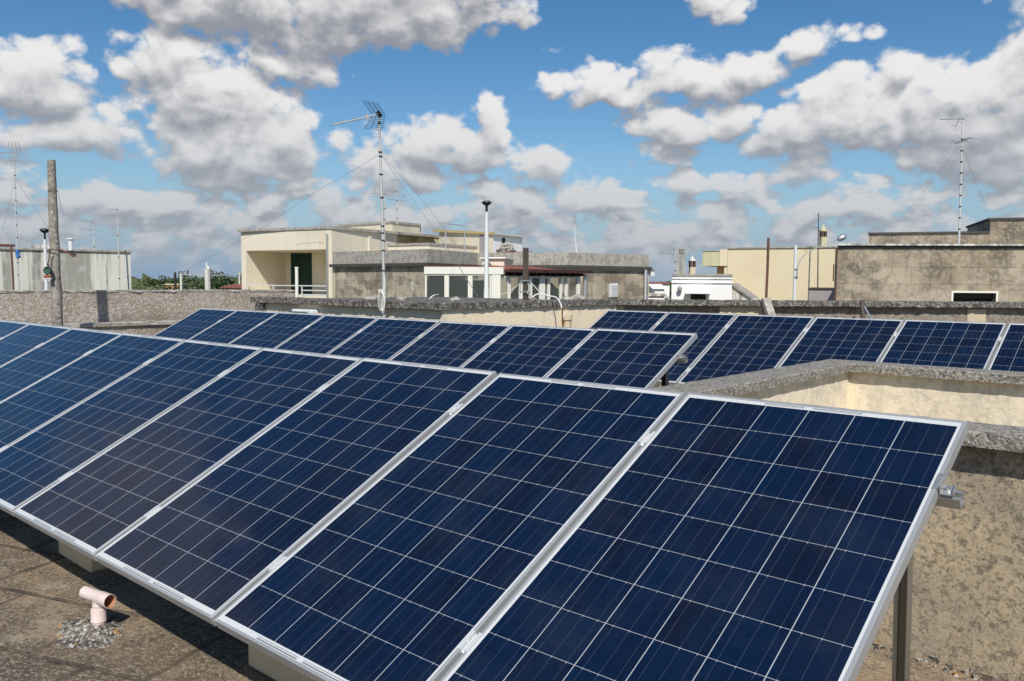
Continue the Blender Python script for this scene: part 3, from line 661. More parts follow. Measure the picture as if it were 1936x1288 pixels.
# rubble on the block roof
rr = random.Random(12)
for i, (px, D) in enumerate(((700, 12.0), (1002, 12.9), (1072, 13.2), (1085, 13.3), (860, 12.1), (760, 12), (1096, 13.2))):
    m_ = MB(); b0 = gp(px, D, ZT-.03); s_ = rr.uniform(.05, .11)
    bm = bmesh.new(); bmesh.ops.create_icosphere(bm, subdivisions=2, radius=1)
    for v in bm.verts: v.co = Vector((v.co.x*s_*1.4, v.co.y*s_, v.co.z*s_*.6+s_*.4))*(1+rr.gauss(0, .12))
    me = bpy.data.meshes.new('stone'); bm.to_mesh(me); bm.free(); me.materials.append(M['coping_mid']); o = bpy.data.objects.new('stone', me); C.objects.link(o); o.location = b0
    tag(o, 'loose grey stone lying on the roof block behind its lichened coping', 'stone', 'loose stones on the roof block')

# diagonal terrace wall behind the back row
P0 = Vector((CX, EYb, 0)); P1 = gp(1443, 13.6); P2 = gp(1936, 13.4); P3 = gp(2300, 13.3)
tw = thing('boundary_wall', 'dark pebbled boundary wall with flat lichened coping behind the back row of panels', 'wall', (P1.x, P1.y, ZR))
wl = Wall(gp(1165, 13.3), P2)
mb = MB(); wl.sheet(mb, -.3, wl.L+3, ZR, -.36, .22); mb.build('wall', M['pebble'], tw)
mb = MB(); A_ = wl.pt(-.25, -.275, -.08); B_ = wl.pt(wl.L+3, -.275, -.08); rough_bar(mb, [A_, B_], .40, .085, 31, .006, .05); mb.build('coping', M['coping_dark'], tw)
mb = MB(); wl.pbox(mb, 1362, 1443, 580, 640, -.02, .012); o = mb.build('plaster_patch', M['cream'], tw)
mb = MB(); wl.pbox(mb, 1832, 1867, 585, 625, -.02, .013); o = mb.build('plaster_patch', M['cream'], tw)
mb = MB(); wl.pbox(mb, 1130, 1180, 578, 640, -.02, .014); o = mb.build('plaster_patch', M['cream'], tw)
t_ = MB(); t_.beam(atd(1447, 566, 13.2), atd(1463, 612, 12.9), .12, .08); o = t_.build('leaning_slab', M['coping_mid'], origin=atd(1455, 590, 13)); tag(o, 'narrow grey stone slab leaning on the boundary wall near the rusty post', 'stone slab')
t_ = MB(); t_.beam(atd(1630, 568, 13.1), atd(1633, 620, 13.0), .05, .05); o = t_.build('wooden_stake', M['wood'], origin=atd(1631, 600, 13)); tag(o, 'short wooden stake against the boundary wall above the back row', 'stake')
t_ = MB(); t_.beam(atd(1634, 580, 13.05), atd(1648, 606, 12.9), .03, .02); o = t_.build('metal_strip', M['galv'], origin=atd(1640, 590, 13)); tag(o, 'pale metal strip leaning diagonally beside the wooden stake', 'strip')
t_ = MB(); t_.path([atd(1453, 450, 14.2), atd(1451, 510, 14.2), atd(1448, 575, 14.2)], .023, 8); o = t_.build('rusty_post', M['rust'], origin=atd(1448, 575, 14.2)); tag(o, 'thin rusty brown post standing before the pale yellow building', 'post')

# ------------------------------------------------------------------ antennas
def yagi(mb, p, d, length, ne, el0, el1=None, r=.006, upv=Vector((0, 0, 1)), grid=None, er=.003, ed=None):
    d = Vector(d).normalized(); p = Vector(p); mb.path([p, p+d*length], r, 6)
    s = ed if ed is not None else d.cross(upv).normalized()
    for i in range(ne):
        q = p+d*length*(.12+.88*i/max(1, ne-1)); l = el0+((el1 or el0)-el0)*i/max(1, ne-1)
        mb.path([q-s*l/2, q+s*l/2], er, 4)
    if grid:
        gw, gh = grid; s = d.cross(upv).normalized()
        for sg in (-1, 1):
            e = (upv*sg*.85-d*-.45).normalized()
            o = p-d*.02+upv*sg*.02
            for k in range(7): mb.path([o+e*gh*k/6-s*gw/2, o+e*gh*k/6+s*gw/2], er, 4)
            for k in (-1, -.33, .33, 1): mb.path([o+s*gw/2*k, o+e*gh+s*gw/2*k], er, 4)
def mast(mb, a, b, r, taper=.7): mb.path([a, Vector(a).lerp(Vector(b), .5), b], [r, r*(1+taper)/2, r*taper], 8)
# main antenna
Dm = 10.25
mt = atd(716, 210, Dm); mbase = aty(726, 640, CYf-.10); mbase = Vector((mbase.x, CYf-.10, -.95))
Dm = mbase.dot(FW); mt = atd(716, 210, Dm)
t = thing('tv_antenna', 'tall white mast antenna with mesh reflector and boom pointing left, beside the roof block', 'antenna', mbase)
mb = MB(); sgm = [mbase, atd(725.5, 520, Dm), atd(723, 420, Dm), atd(719, 293, Dm), mt]
mb.path(sgm, [.021, .021, .019, .016, .013], 10); mb.build('mast', M['mast'], t, smooth=True)
mb = MB()
for (x, y) in ((717.5, 233), (719, 288), (719.6, 296), (720.5, 330), (722, 374), (723.2, 428), (723.5, 441), (724, 455), (724.7, 474), (725.4, 512), (726, 558)):
    c = atd(x, y, Dm); mb.path([c-UPV*.009, c+UPV*.008], .024, 8)
mb.path([atd(714, 218, Dm), atd(720, 214, Dm)], .045, 8)
mb.build('tape_band', M['black'], t)
mb = MB(); hd = atd(716, 216, Dm); bd = (atd(629, 236, Dm-.25)-hd); L = bd.length; bd = bd.normalized()
mb.path([hd, hd+bd*L], .009, 6)
sdv = bd.cross(Vector((0, 0, 1))).normalized(); upb = sdv.cross(bd)
for k in range(16):
    q = hd+bd*L*(.30+.7*k/15)
    for a in (.6, -.6, 2.54, -2.54): mb.path([q, q+(sdv*math.cos(a)+upb*math.sin(a))*.035], .0022, 4)
q = hd+bd*.16; mb.path([q-upb*.04, q+upb*.04], .012, 6); mb.path([hd+bd*.10-upb*.06, hd+bd*.2-upb*.02], .006, 5)
mb.build('boom', M['mast'], t)
mb = MB()
gs = (RT*.55+FW*.25).normalized() if False else sdv
for sg in (1, -1):
    A1 = atd(722, 214, Dm+.02); e = (atd(716-8*0, 216-23*sg, Dm)-A1)
    if sg == 1: cs = [atd(686, 191, Dm+.12), atd(714, 195, Dm-.15), atd(727, 216, Dm-.12), atd(704, 217, Dm+.15)]
    else: cs = [atd(704, 219, Dm+.15), atd(728, 218, Dm-.12), atd(722, 246, Dm-.15), atd(689, 243, Dm+.12)]
    for k in range(8): f = k/7; mb.path([cs[0].lerp(cs[3], f), cs[1].lerp(cs[2], f)], .0028, 4)
    for f in (0, .33, .66, 1): mb.path([cs[0].lerp(cs[1], f), cs[3].lerp(cs[2], f)], .0028, 4)
mb.build('mesh_reflector', M['iron'], t)
mb = MB(); rr = random.Random(2)
for k in range(5):
    c = atd(721+k, 566+k, Dm-.05)
    mb.path([c+Vector((.045*math.cos(a), .02*math.cos(a+k), .13*math.sin(a)-.02)) for a in [j*.5 for j in range(14)]], .004, 5)
mb.path([atd(727.5, 520, Dm-.03), atd(728, 550, Dm-.03), atd(727, 590, Dm-.04)], .006, 5)
mb.build('cable_coil', M['cable'], t)
mb = MB(); mb.beam(atd(716, 551, Dm-.02), atd(727, 551, Dm-.02), .05, .055); mb.build('junction_box', M['corr'], t)
for pts, lab in (([atd(716, 294, Dm), atd(600, 360, Dm+8), atd(478, 443, 30), atd(339, 517, 60)], 'thin guy wire running from the tall antenna mast down to the far left'),
                 ([atd(722, 296, Dm), atd(841, 462, 11.4), atd(903, 560, 11.8)], 'thin guy wire running from the tall antenna mast down right to the block coping'),
                 ([atd(724, 296, Dm), atd(800, 380, 17), atd(862, 462, 30)], 'thin guy wire running from the tall antenna mast to the cream shed')):
    m_ = MB(); m_.path(pts, [.002, .0028, .005, .010][:len(pts)], 4); o = m_.build('guy_wire', M['wire'], origin=pts[0]); tag(o, lab, 'wire', 'guy wires of the tall antenna')

def antenna(label, mp, D, heads, r=.02, guys=(), bands=6, name='tv_antenna', mat='mast'):
    a = atd(*mp[0], D); b = atd(*mp[-1], D); t = thing(name, label, 'antenna', b)
    mb = MB(); pts = [atd(*q, D) for q in mp][::-1]; mb.path(pts, [r*(1-.35*i/(len(pts)-1)) for i in range(len(pts))], 8); mb.build('mast', M[mat], t)
    mb = MB()
    for k in range(bands):
        c = b.lerp(a, .12+.8*k/bands); mb.path([c-UPV*r*.6, c+UPV*r*.6], r*1.2, 6)
    if bands: mb.build('tape_band', M['black'], t)
    for (x, y, x1, y1, dd, ne, e0, e1, grid) in heads:
        p = atd(x, y, D); q = atd(x1, y1, D+dd); mb = MB()
        yagi(mb, p, q-p, (q-p).length, ne, e0, e1, r*.4, grid=grid, er=r*.22); mb.build('receiver_head', M['alu_dull'], t)
    if guys:
        mb = MB()
        for g_ in guys: mb.path([atd(g_[0], g_[1], D), atd(g_[2], g_[3], D+g_[4])], .0026*D/20, 4)
        mb.build('guy', M['wire'], t)
    return t
antenna('tall thin antenna mast at the left edge of the picture before the streaked grey wall', [(27, 287), (30, 400), (36, 552)], 20, [(28, 288, -12, 291, -1.5, 10, .22, .14, (.22, .24))], .017, guys=((29, 338, 0, 455, 3), (31, 340, 92, 432, 2)), bands=9)
antenna('antenna with two small heads above the right end of the streaked grey wall', [(221, 393), (223, 440), (226, 545)], 31.5, [(222, 396, 205, 396, -.4, 6, .3, .2, None), (222, 408, 213, 407, .2, 1, .9, .9, None)], .028, bands=3)
antenna('smaller antenna with two heads left of the two-headed one on the streaked grey wall', [(175, 418), (177, 440), (178, 474)], 33, [(176, 420, 162, 420, -.4, 6, .3, .2, None), (176, 435, 170, 434, .2, 1, .9, .9, None)], .028, bands=2)
antenna('thin antenna with two heads on the stepped roof behind the tall mast', [(750, 338), (750, 360), (751, 424)], 41, [(752, 341, 746, 341, .1, 3, .35, .3, None), (752, 378, 735, 378, .5, 1, 1.4, 1.4, None), (748, 362, 742, 364, .3, 2, .3, .3, None)], .03, bands=4)
antenna('antenna with a long toothed boom half hidden behind the tall mast', [(727, 365), (727, 400), (727, 470)], 37, [(729, 366, 687, 366, -.8, 18, .20, .14, None), (728, 362, 748, 360, .3, 2, .25, .25, None)], .03, bands=4)
antenna('tall guyed antenna with a comb head standing on the grey building at the right', [(1820, 224), (1818, 300), (1813, 462)], 28.6, [(1824, 225, 1779, 226, -.5, 12, .10, .08, None), (1815, 223, 1807, 238, .2, 3, .35, .3, None)], .036,
        guys=((1815, 275, 1672, 455, 4), (1821, 280, 1868, 400, 4), (1821, 285, 1871, 420, 5), (1812, 411, 1700, 462, 1)), bands=9)
t = [o for o in C.objects if o.name.startswith('tv_antenna')][-1]
mb = MB(); c = atd(1819, 266, 28.5); mb.path([atd(1808, 271, 28.4), atd(1833, 261, 28.8)], .03, 6)
for (x, y, x1, y1) in ((1810, 260, 1840, 263), (1800, 266, 1830, 267), (1797, 269, 1838, 268), (1792, 270, 1815, 271), (1826, 261, 1853, 262)): mb.path([atd(x, y, 28.3), atd(x1, y1, 28.8)], .010, 4)
mb.build('dipole_head', M['alu_dull'], t)
antenna('thin antenna mast behind the conical chimney of the pale yellow building', [(1548, 403), (1547, 440), (1546, 545)], 37.5, [(1548, 406, 1544, 406, .1, 2, .35, .3, None), (1547, 430, 1543, 430, .1, 2, .4, .4, None)], .028, bands=3, mat='iron')
antenna('faint distant antenna mast beyond the roof of the pale yellow building', [(1414, 425), (1414, 440), (1414, 475)], 60, [(1414, 427, 1410, 427, .1, 3, .4, .3, None)], .05, bands=0)
antenna('antenna with a horizontal toothed boom left of the louvred chimney', [(1277, 476), (1277, 500), (1277, 517)], 34, [(1277, 479, 1247, 479, -.4, 10, .16, .12, None), (1275, 473, 1272, 470, .1, 2, .3, .3, None)], .03, bands=2)
t_ = MB(); t_.path([atd(1086, 430, 33), atd(1088, 455, 33), atd(1090, 478, 33)], [.012, .018, .03], 6); o = t_.build('whip_antenna', M['white_paint'], origin=atd(1090, 478, 33)); tag(o, 'thin white whip antenna on the lichened parapet band', 'antenna')
t_ = MB(); t_.path([atd(133, 452, 31), atd(134, 474, 31)], .08, 8); t_.path([atd(133, 450.5, 31), atd(133, 453.5, 31)], .13, 8); o = t_.build('vent_stack', M['white_paint'], origin=atd(134, 474, 31)); tag(o, 'short white vent stack on top of the streaked grey wall', 'vent')

# ------------------------------------------------------------------ street lamps
def street_lamp(label, px0, px1, pyt, pyb, D, r, hw):
    t = thing('street_lamp', label, 'street lamp', gp(px1, D, ZG)); top = atd(px0, pyt, D); bt = gp(px1, D, ZG)
    m1 = bt.lerp(top, .72)
    mb = MB(); mb.path([bt, m1, m1+Vector((0, 0, .03)), top], [r*1.12, r*1.1, r*.9, r*.9], 12); mb.build('post', M['white_paint'], t, smooth=True)
    mb = MB(); mb.path([top, top+Vector((0, 0, .22))], r*.55, 8); mb.build('neck', M['black'], t)
    mb = MB(); c = top+Vector((0, 0, .2)); mb.lathe(c, [(hw*.22, 0), (hw*.55, .02), (hw*.92, .075), (hw, .095)], 18); mb.build('bowl', M['iron'], t, smooth=True)
    mb = MB(); mb.lathe(c, [(hw*1.02, .093), (hw*.95, .12), (hw*.5, .155), (hw*.1, .16)], 18); mb.build('cap', M['green_lamp'], t, smooth=True)
street_lamp('white street lamp post with green domed head standing before the glazed veranda', 920, 920, 401, 560, 27, .074, .165)
street_lamp('white street lamp post with dark head just left of the concrete pole', 85, 87, 453, 560, 27, .055, .15)
# swan neck lamp on white post
D = 17; t = thing('pipe_lamp', 'white pipe post with long curved arm and street lamp head before the yellow building', 'street lamp', gp(1502, D, ZG))
mb = MB(); mb.path([gp(1502, D, ZG), atd(1503, 520, D), atd(1504.5, 464, D)], [.034, .034, .030], 10); mb.build('post', M['white_paint'], t, smooth=True)
mb = MB(); q = [atd(x, y, D-.06) for x, y in ((1507, 525), (1507, 515), (1508, 505), (1512, 494), (1520, 483), (1530, 476), (1545, 469), (1562, 461), (1578, 454), (1588, 450))]; mb.path(q, .009, 7); mb.build('arm', M['galv'], t, smooth=True)
mb = MB()
for y in (510, 525): c = atd(1504.5, y, D); mb.path([c-UPV*.012, c+UPV*.012], .045, 10)
mb.build('clamp_ring', M['rust'], t)
mb = MB(); c = atd(1592, 449.5, D-.06); dd = (atd(1600, 446, D-.06)-atd(1586, 452, D-.06)).normalized()
mb.path([c-dd*.11, c-dd*.07, c, c+dd*.07, c+dd*.10], [.02, .05, .065, .05, .015], 12); mb.build('lamp_head', M['galv'], t, smooth=True)
# timber post with bracket
D = 12.6; t = thing('timber_post', 'dark timber post with metal bracket and wires on the roof block before the veranda', 'post', gp(994, D, ZT-.03))
mb = MB(); mb.beam(gp(994, D, ZT-.03), atd(994, 469, D), .062, .062, (0, 1, 0)); mb.build('shaft', M['wood'], t)
mb = MB()
for y in (531, 552): mb.path([atd(985, y, D-.05), atd(1003, y, D-.05)], .010, 6); mb.path([atd(985, y, D-.05), atd(985, y, D+.07)], .008, 6)
mb.path([atd(984, 531, D-.05), atd(984, 556, D-.05)], .006, 5); mb.path([atd(1002, 531, D-.05), atd(1002, 560, D-.05)], .006, 5)
mb.build('bracket', M['alu_dull'], t)
mb = MB(); mb.path([atd(1003, 534, D-.05), atd(1012, 543, D-.05), atd(1024, 557, D-.05)], .006, 5); mb.path([atd(985, 534, D-.05), atd(975, 542, D), atd(962, 552, D), atd(935, 560, D)], .004, 5); mb.path([atd(998, 535, D-.06), atd(1000, 545, D-.06), atd(997, 556, D-.06)], .004, 5)
mb.build('wiring', M['cable'], t)

# ------------------------------------------------------------------ buildings
def back(P, Q, dep): w_ = Wall(P, Q); return [P, Q, Q-w_.n*dep, P-w_.n*dep]
def box_building(mb, P, Q, dep, z0, z1): mb.prism([(p.x, p.y) for p in back(P, Q, dep)], z0, z1)

# B1: streaked wall building left
P, Q = gp(-80, 29.0), gp(248, 32.4); t = thing('streaked_building', 'flat roofed building with dark rain streaks on its pale grey wall at the far left', 'building', (P.x, P.y, ZG))
wl = Wall(P, Q); zt = wl.z(124, 474.5); mb = MB(); box_building(mb, P, Q, 6, ZG, zt); mb.build('wall', M['streak'], t)
mb = MB(); wl.box(mb, -.1, wl.L+.06, zt, zt+.07, -6.1, .07); mb.build('coping', M['coping_mid'], t)
mb = MB(); wl.pbox(mb, 72, 113, 463, 474, -3, -1.5); mb.build('roof_box', M['streak'], t)
mb = MB(); wl.pbox(mb, 82, 97, 532, 556, .05, .35); mb.build('pier', M['mauve'], t)
t = thing('iron_frame', 'rusty iron bar frame rising above the wall at the left edge', 'frame', gp(24, 20, -2))
mb = MB(); mb.path([atd(21, 466, 18), atd(24, 510, 18), atd(26, 556, 18)], .022, 6); mb.build('post', M['rust'], t)
mb = MB(); mb.path([atd(-30, 463, 18), atd(27, 464.5, 18)], .03, 6); mb.build('crossbar', M['rust'], t)
cable('cable', [atd(34, 472, 19.9), atd(33, 482, 19.9), atd(36, 487, 19.9)], .05, M['blue_plastic'], 'blue plastic wrap tied to the thin mast at the left edge', 'wrap')

# B2: cream building with loggia
zt = 2.42
PL, PC, PR = gp(457, 41.2), gp(628, 38.2), gp(751, 42.5)
b2 = thing('loggia_building', 'cream two-storey building with recessed balcony and green shutters left of centre', 'building', (PC.x, PC.y, ZG))
wf = Wall(PL, PC); ws = Wall(PC, PR)
o0, o1 = wf.t(466), wf.t(617); oz = wf.z(540, 473); ozb = wf.z(540, 558)
mb = MB(); wf.sheet(mb, 0, wf.L, ZG, zt-.12, .3, [(o0, o1, ozb, oz)])
ws.sheet(mb, .0, ws.L, ZG, zt-.12, .3)
dl = 2.6
wf.box(mb, o0-.02, o1+.02, ozb-.1, ozb, -dl, -.3); wf.box(mb, o0-.02, o1+.02, oz, oz+.1, -dl, -.3)     # balcony floor, ceiling
wf.box(mb, o0-.12, o0, ozb, oz, -dl, -.3); wf.box(mb, o1, o1+.1, ozb, oz, -dl, -.3); wf.box(mb, 0, wf.L-.05, ZG, zt-.12, -dl-.2, -dl)
mb.build('wall', M['bld_cream'], b2)
mb = MB(); wf.box(mb, -.05, wf.L+.05, zt-.12, zt, -8, .05); ws.box(mb, 0.05, ws.L, zt-.121, zt-.003, -6, .05); mb.build('roof_edge', M['coping_mid'], b2)
sh_t0, sh_t1 = wf.t(551, -dl), wf.t(590, -dl)
for (a, b) in ((sh_t0, (sh_t0+sh_t1)/2-.02), ((sh_t0+sh_t1)/2+.02, sh_t1)):
    mb = MB(); wf.box(mb, a, b, ozb, oz-.05, -dl, -dl+.03)
    z = ozb+.1
    while z < oz-.2: wf.box(mb, a+.09, b-.09, z, z+.05, -dl+.031, -dl+.055); z += .09
    mb.build('shutter', M['shutter'], b2)
mb = MB(); wf.box(mb, (sh_t0+sh_t1)/2-.02, (sh_t0+sh_t1)/2+.02, ozb, oz-.05, -dl, -dl+.02); mb.build('door_gap', M['dark'], b2)
mb = MB(); wf.pbox(mb, 612, 617, 489, 502, -dl+.0, -dl+.2)
mb.build('wall_lamp', M['yellow2'], b2)
for (y, x0, x1) in ((540, 467, 618), (548.5, 570, 618), (556.5, 570, 618)):
    mb = MB(); wf.box(mb, wf.t(x0), wf.t(x1), wf.z(540, y+1)-.0, wf.z(540, y-1)+.0, -.05, .0); mb.build('railing', M['white_paint'], b2)
mb = MB()
for x in (467, 515, 569): wf.box(mb, wf.t(x), wf.t(x+1.6), ozb, wf.z(540, 540), -.051, -.01)
mb.build('railing_post', M['white_paint'], b2)
mb = MB(); wf.box(mb, wf.L-.26, wf.L-.18, ZG, zt-.35, .01, .09); mb.build('drain_pipe', M['galv'], b2)
mb = MB()     # faint worn relief marks under the roof edge
for (x0, x1, y0, y1) in ((560, 566, 461, 462), (570, 578, 459, 460), (570, 571, 460, 463), (580, 588, 458.4, 459.4), (587, 588, 459, 463), (591, 600, 457.6, 458.6), (602, 612, 457.5, 458.5), (606, 607, 458, 462)): wf.pbox(mb, x0, x1, y0, y1, .0, .012)
mb.build('relief_mark', M['bld_cream2'], b2)
# stepped upper roof
b2b = thing('stepped_building', 'pale cream stepped roof blocks rising behind the loggia building', 'building', (gp(739, 44).x, gp(739, 44).y, ZG))
S0, S1, S2 = gp(640, 46.5), gp(742, 43.5), gp(794, 45.5)
def two_face(t_, A, B, Cc, pyB, mat, capm, capn='coping', th=.12, wname='wall'):
    w1, w2 = Wall(A, B), Wall(B, Cc); z = atd(0, 0, 1); zt_ = w1.z(w1_px(B), pyB)
    m1 = MB(); m1.prism([(A.x, A.y), (B.x, B.y), (Cc.x, Cc.y), ((A-w1.n*6).x, (A-w1.n*6).y)], ZG, zt_-th); m1.build(wname, mat, t_)
    m2 = MB(); ex = .05
    A2, B2, C2 = A+w1.n*ex, B+w1.n*ex+w2.n*ex, Cc+w2.n*ex
    m2.prism([(A2.x, A2.y), (B2.x, B2.y), (C2.x, C2.y), ((A-w1.n*6.1).x, (A-w1.n*6.1).y)], zt_-th, zt_); m2.build(capn, capm, t_)
    return zt_
def w1_px(p): return 968+FPX*p.dot(RT)/p.dot(FW)
two_face(b2b, S0, S1, S2, 418, M['bld_cream2'], M['coping_mid'])
A_, B_ = gp(790, 44.5), gp(842, 46.0); w_ = Wall(A_, B_); mb = MB(); z_ = w_.z(816, 446); w_.box(mb, 0, w_.L, ZG, z_-.1, -3, 0); mb.build('wall', M['yellow2'], b2b)
mb = MB(); w_.box(mb, -.02, w_.L+.05, z_-.1, z_, -3.05, .05); mb.build('coping', M['coping_mid'], b2b)
A_, B_, C_ = gp(734, 40.2), gp(812, 38.6), gp(905, 42.0)
zz = two_face(b2b, A_, B_, C_, 459, M['bld_cream'], M['coping_mid'], th=.1)
# roof shed
b2s = thing('roof_shed', 'small cream shed with ochre fascia and corrugated roof behind the veranda', 'shed', (gp(931, 40).x, gp(931, 40).y, -1))
A_, B_, C_ = gp(830, 44), gp(931, 41), gp(987, 44)
w1, w2 = Wall(A_, B_), Wall(B_, C_); zl, zm, zr = w1.z(830, 434), w1.z(931, 440), w2.z(987, 446)
bk = [A_, B_, C_, A_+(C_-B_)]
mb = MB(); mb.prism([(p.x, p.y) for p in bk], -1.5, [zl-.1, zm-.1, zr-.1, zl-.1]); mb.build('wall', M['bld_cream2'], b2s)
mb = MB(); o1_ = w1.n*.15+w2.n*.2
R_ = [A_+w1.n*.15-w1.d*.3, B_+o1_, C_+w2.n*.2+w2.d*.3+w1.n*.1, A_+(C_-B_)]
vs = [(p.x, p.y, z-.1) for p, z in zip(R_, (zl, zm, zr, zl))]+[(p.x, p.y, z) for p, z in zip(R_, (zl, zm, zr, zl))]
mb.add(vs, [(3, 2, 1, 0), (4, 5, 6, 7), (0, 1, 5, 4), (1, 2, 6, 5), (2, 3, 7, 6), (3, 0, 4, 7)]); mb.build('roof', M['corr'], b2s)
mb = MB(); mb.beam(R_[0]+Vector((0, 0, zl-.05)), R_[1]+Vector((0, 0, zm-.05)), .03, .12); mb.build('fascia', M['yellow_edge'], b2s)
mb = MB(); w1.pbox(mb, 906, 919, 440, 482, 0, .03); mb.build('door', M['mauve'], b2s)
mb = MB(); w2.box(mb, .03, w2.L-.03, -1.4, zr-.14, 0, .01); mb.build('white_side', M['white'], b2s)
mb = MB(); w2.pbox(mb, 949, 955, 450, 460, 0, .03); mb.build('window', M['dark'], b2s)
mb = MB(); w2.pbox(mb, 948, 956, 449.3, 461, 0, .015); mb.build('window_frame', M['frame_white'], b2s)
t_ = thing('steel_hoop', 'slim grey pipe hoop standing on the roof in front of the shed', 'frame', gp(860, 38, 0)); mb = MB()
mb.path([atd(842, 474, 38), atd(843, 423, 38), atd(878, 427, 38.6), atd(878, 477, 38.6)], .03, 6); mb.build('bent_pipe', M['galv'], t_)
t_ = MB(); t_.path([atd(939, 474, 38), atd(975, 475, 38.5)], .05, 6); t_.path([atd(941, 473, 38), atd(941, 479, 38)], .05, 6); o = t_.build('plank', M['wood'], origin=atd(957, 475, 38)); tag(o, 'timber plank lying below the little shed window', 'plank')
rr = random.Random(3); bm = bmesh.new(); bmesh.ops.create_icosphere(bm, subdivisions=3, radius=1)
for v in bm.verts: v.co = Vector((v.co.x*.34, v.co.y*.3, v.co.z*.27))*(1+rr.gauss(0, .09))
me = bpy.data.meshes.new('rubble_heap'); bm.to_mesh(me); bm.free(); me.materials.append(M['coping_mid']); o = bpy.data.objects.new('rubble_heap', me); C.objects.link(o); o.location = atd(958, 470, 37.5); tag(o, 'round grey heap of netting in front of the small shed', 'heap')
t_ = MB(); t_.beam(atd(940, 478, 36), atd(1005, 476, 37.2), .12, .03); o = t_.build('clay_ridge', M['tile_red'], origin=atd(970, 477, 36.5)); tag(o, 'thin line of clay tiles on the roof edge behind the timber post', 'tiles')

# B3: stained front building with pebbly parapet band and veranda
zt = 1.10
c0_, c1_, c2_, c3_, c4_ = gp(629, 33.4), gp(808, 29.3), gp(904, 33.0), gp(1074, 31.6), gp(1227, 34.2)
b3 = thing('veranda_building', 'stained cream building with pebbly parapet band and glazed veranda at the centre', 'building', (c1_.x, c1_.y, ZG))
bd = gp(1200, 44); bl = gp(700, 44)
foot = [c0_, c1_, c2_, c3_, c4_, bd, bl]
zc = Wall(c0_, c1_).z(808, 497)
def off(foot, e, n_=5):
    out = []
    ns_ = [Wall(foot[i], foot[i+1]).n for i in range(n_-1)]
    for i in range(n_):
        if i == 0: nn = ns_[0]*e
        elif i == n_-1: nn = ns_[-1]*e
        else:
            s_ = ns_[i-1]+ns_[i]; nn = s_*(e/(1+ns_[i-1].dot(ns_[i])))
        out.append(foot[i]+nn)
    return out+foot[n_:]
mb = MB(); f_ = off(foot, -.02); mb.prism([(p.x, p.y) for p in f_], zc, zt); mb.build('parapet_band', M['coping_mid'], b3)
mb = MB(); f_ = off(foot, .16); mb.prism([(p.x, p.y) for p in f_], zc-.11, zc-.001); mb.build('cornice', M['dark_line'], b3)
mb = MB(); mb.prism([(p.x, p.y) for p in foot], ZG, zc-.112); mb.build('wall', M['bld_cream2'], b3)
W1 = Wall(c0_, c1_); W2 = Wall(c1_, c2_); W3 = Wall(c2_, c3_); W4 = Wall(c3_, c4_)
mb = MB(); W1.pbox(mb, 634, 805, 505, 585, -.02, .012); mb.build('wall_stain_panel', M['stain'], b3)
mb = MB(); W4.pbox(mb, 1077, 1226, 512, 585, -.02, .010); mb.build('wall_stain_panel', M['stain'], b3)
# painted arrow
mb = MB(); z1 = W1.z(780, 540.5, .014); ta, tb = W1.t(770, .014), W1.t(798, .014)
W1.box(mb, ta+.3, tb, z1-.012, z1+.012, .0125, .018)
for sg in (1, -1):
    vs = [W1.pt(ta, z1, .018), W1.pt(ta+.32, z1+.17*sg, .018), W1.pt(ta+.28, z1+.02*sg, .018), W1.pt(ta, z1, .0125), W1.pt(ta+.32, z1+.17*sg, .0125), W1.pt(ta+.28, z1+.02*sg, .0125)]
    mb.add(vs, [(0, 1, 2), (5, 4, 3), (0, 3, 4, 1), (1, 4, 5, 2), (2, 5, 3, 0)])
mb.build('painted_arrow', M['streak'], b3)
mb = MB(); W4.pbox(mb, 1153, 1168, 536, 562, .0, .06); fo = mb.build('louvre_window', M['white_paint'], b3)
mb = MB(); ta, tb = W4.t(1154.5), W4.t(1166.5)
z = W4.z(1160, 559)
while z < W4.z(1160, 538.5): W4.box(mb, ta, tb, z, z+.035, .061, .085); z += .075
o = mb.build('slats', M['white_paint'], fo)
for (x, y0) in ((1217, 508),):
    mb = MB(); q = [W4.pt(W4.t(x), ZG, .10), W4.pt(W4.t(x), W4.z(x, y0+4), .10), W4.pt(W4.t(x)-.03, W4.z(x, y0+1), .05), W4.pt(W4.t(x)-.12, W4.z(x, y0), .0)]; mb.path(q, .075, 10); mb.build('drain_pipe', M['galv'], b3, smooth=True)
mb = MB(); W4.pbox(mb, 1228, 1237, 511, 522, -.6, -.1); mb.build('side_box', M['white'], b3)
mb = MB(); W4.pbox(mb, 1227, 1238, 508.5, 511, -.7, -.05); mb.build('side_box_cap', M['coping_mid'], b3)
# veranda
V0, V1, V2 = gp(804, 28.6), gp(944, 28.0), gp(1096, 30.3)
VA, VB = Wall(V0, V1), Wall(V1, V2)
zb1, zb0 = VA.z(870, 505), VA.z(870, 518.5)
ver = thing('glazed_veranda', 'glazed veranda with ivory frames, white beam and dark brown tiled roof', 'veranda', (V1.x, V1.y, ZG))
mb = MB(); VA.box(mb, -.02, VA.L+.15, zb0, zb1, -.25, .06); mb.build('beam', M['frame_white'], ver)
mb = MB(); VA.box(mb, -.02, VA.L+.05, zb1, zb1+.03, -.4, .03); mb.build('tile_strip', M['tile_red'], ver)
zr0, zr1 = VB.z(1020, 516), VB.z(1020, 510)
mb = MB(); VB.box(mb, .16, VB.L+.28, zr0, zr1, -.3, .32); mb.build('roof_fascia', M['brown'], ver)
mb = MB(); rt = [VB.pt(.16, zr1+.003, .30), VB.pt(VB.L-1.4, zr1+.003, .30), VB.pt(VB.L-1.6, zr1+.13, -.9), VB.pt(.1, zr1+.13, -.9)]
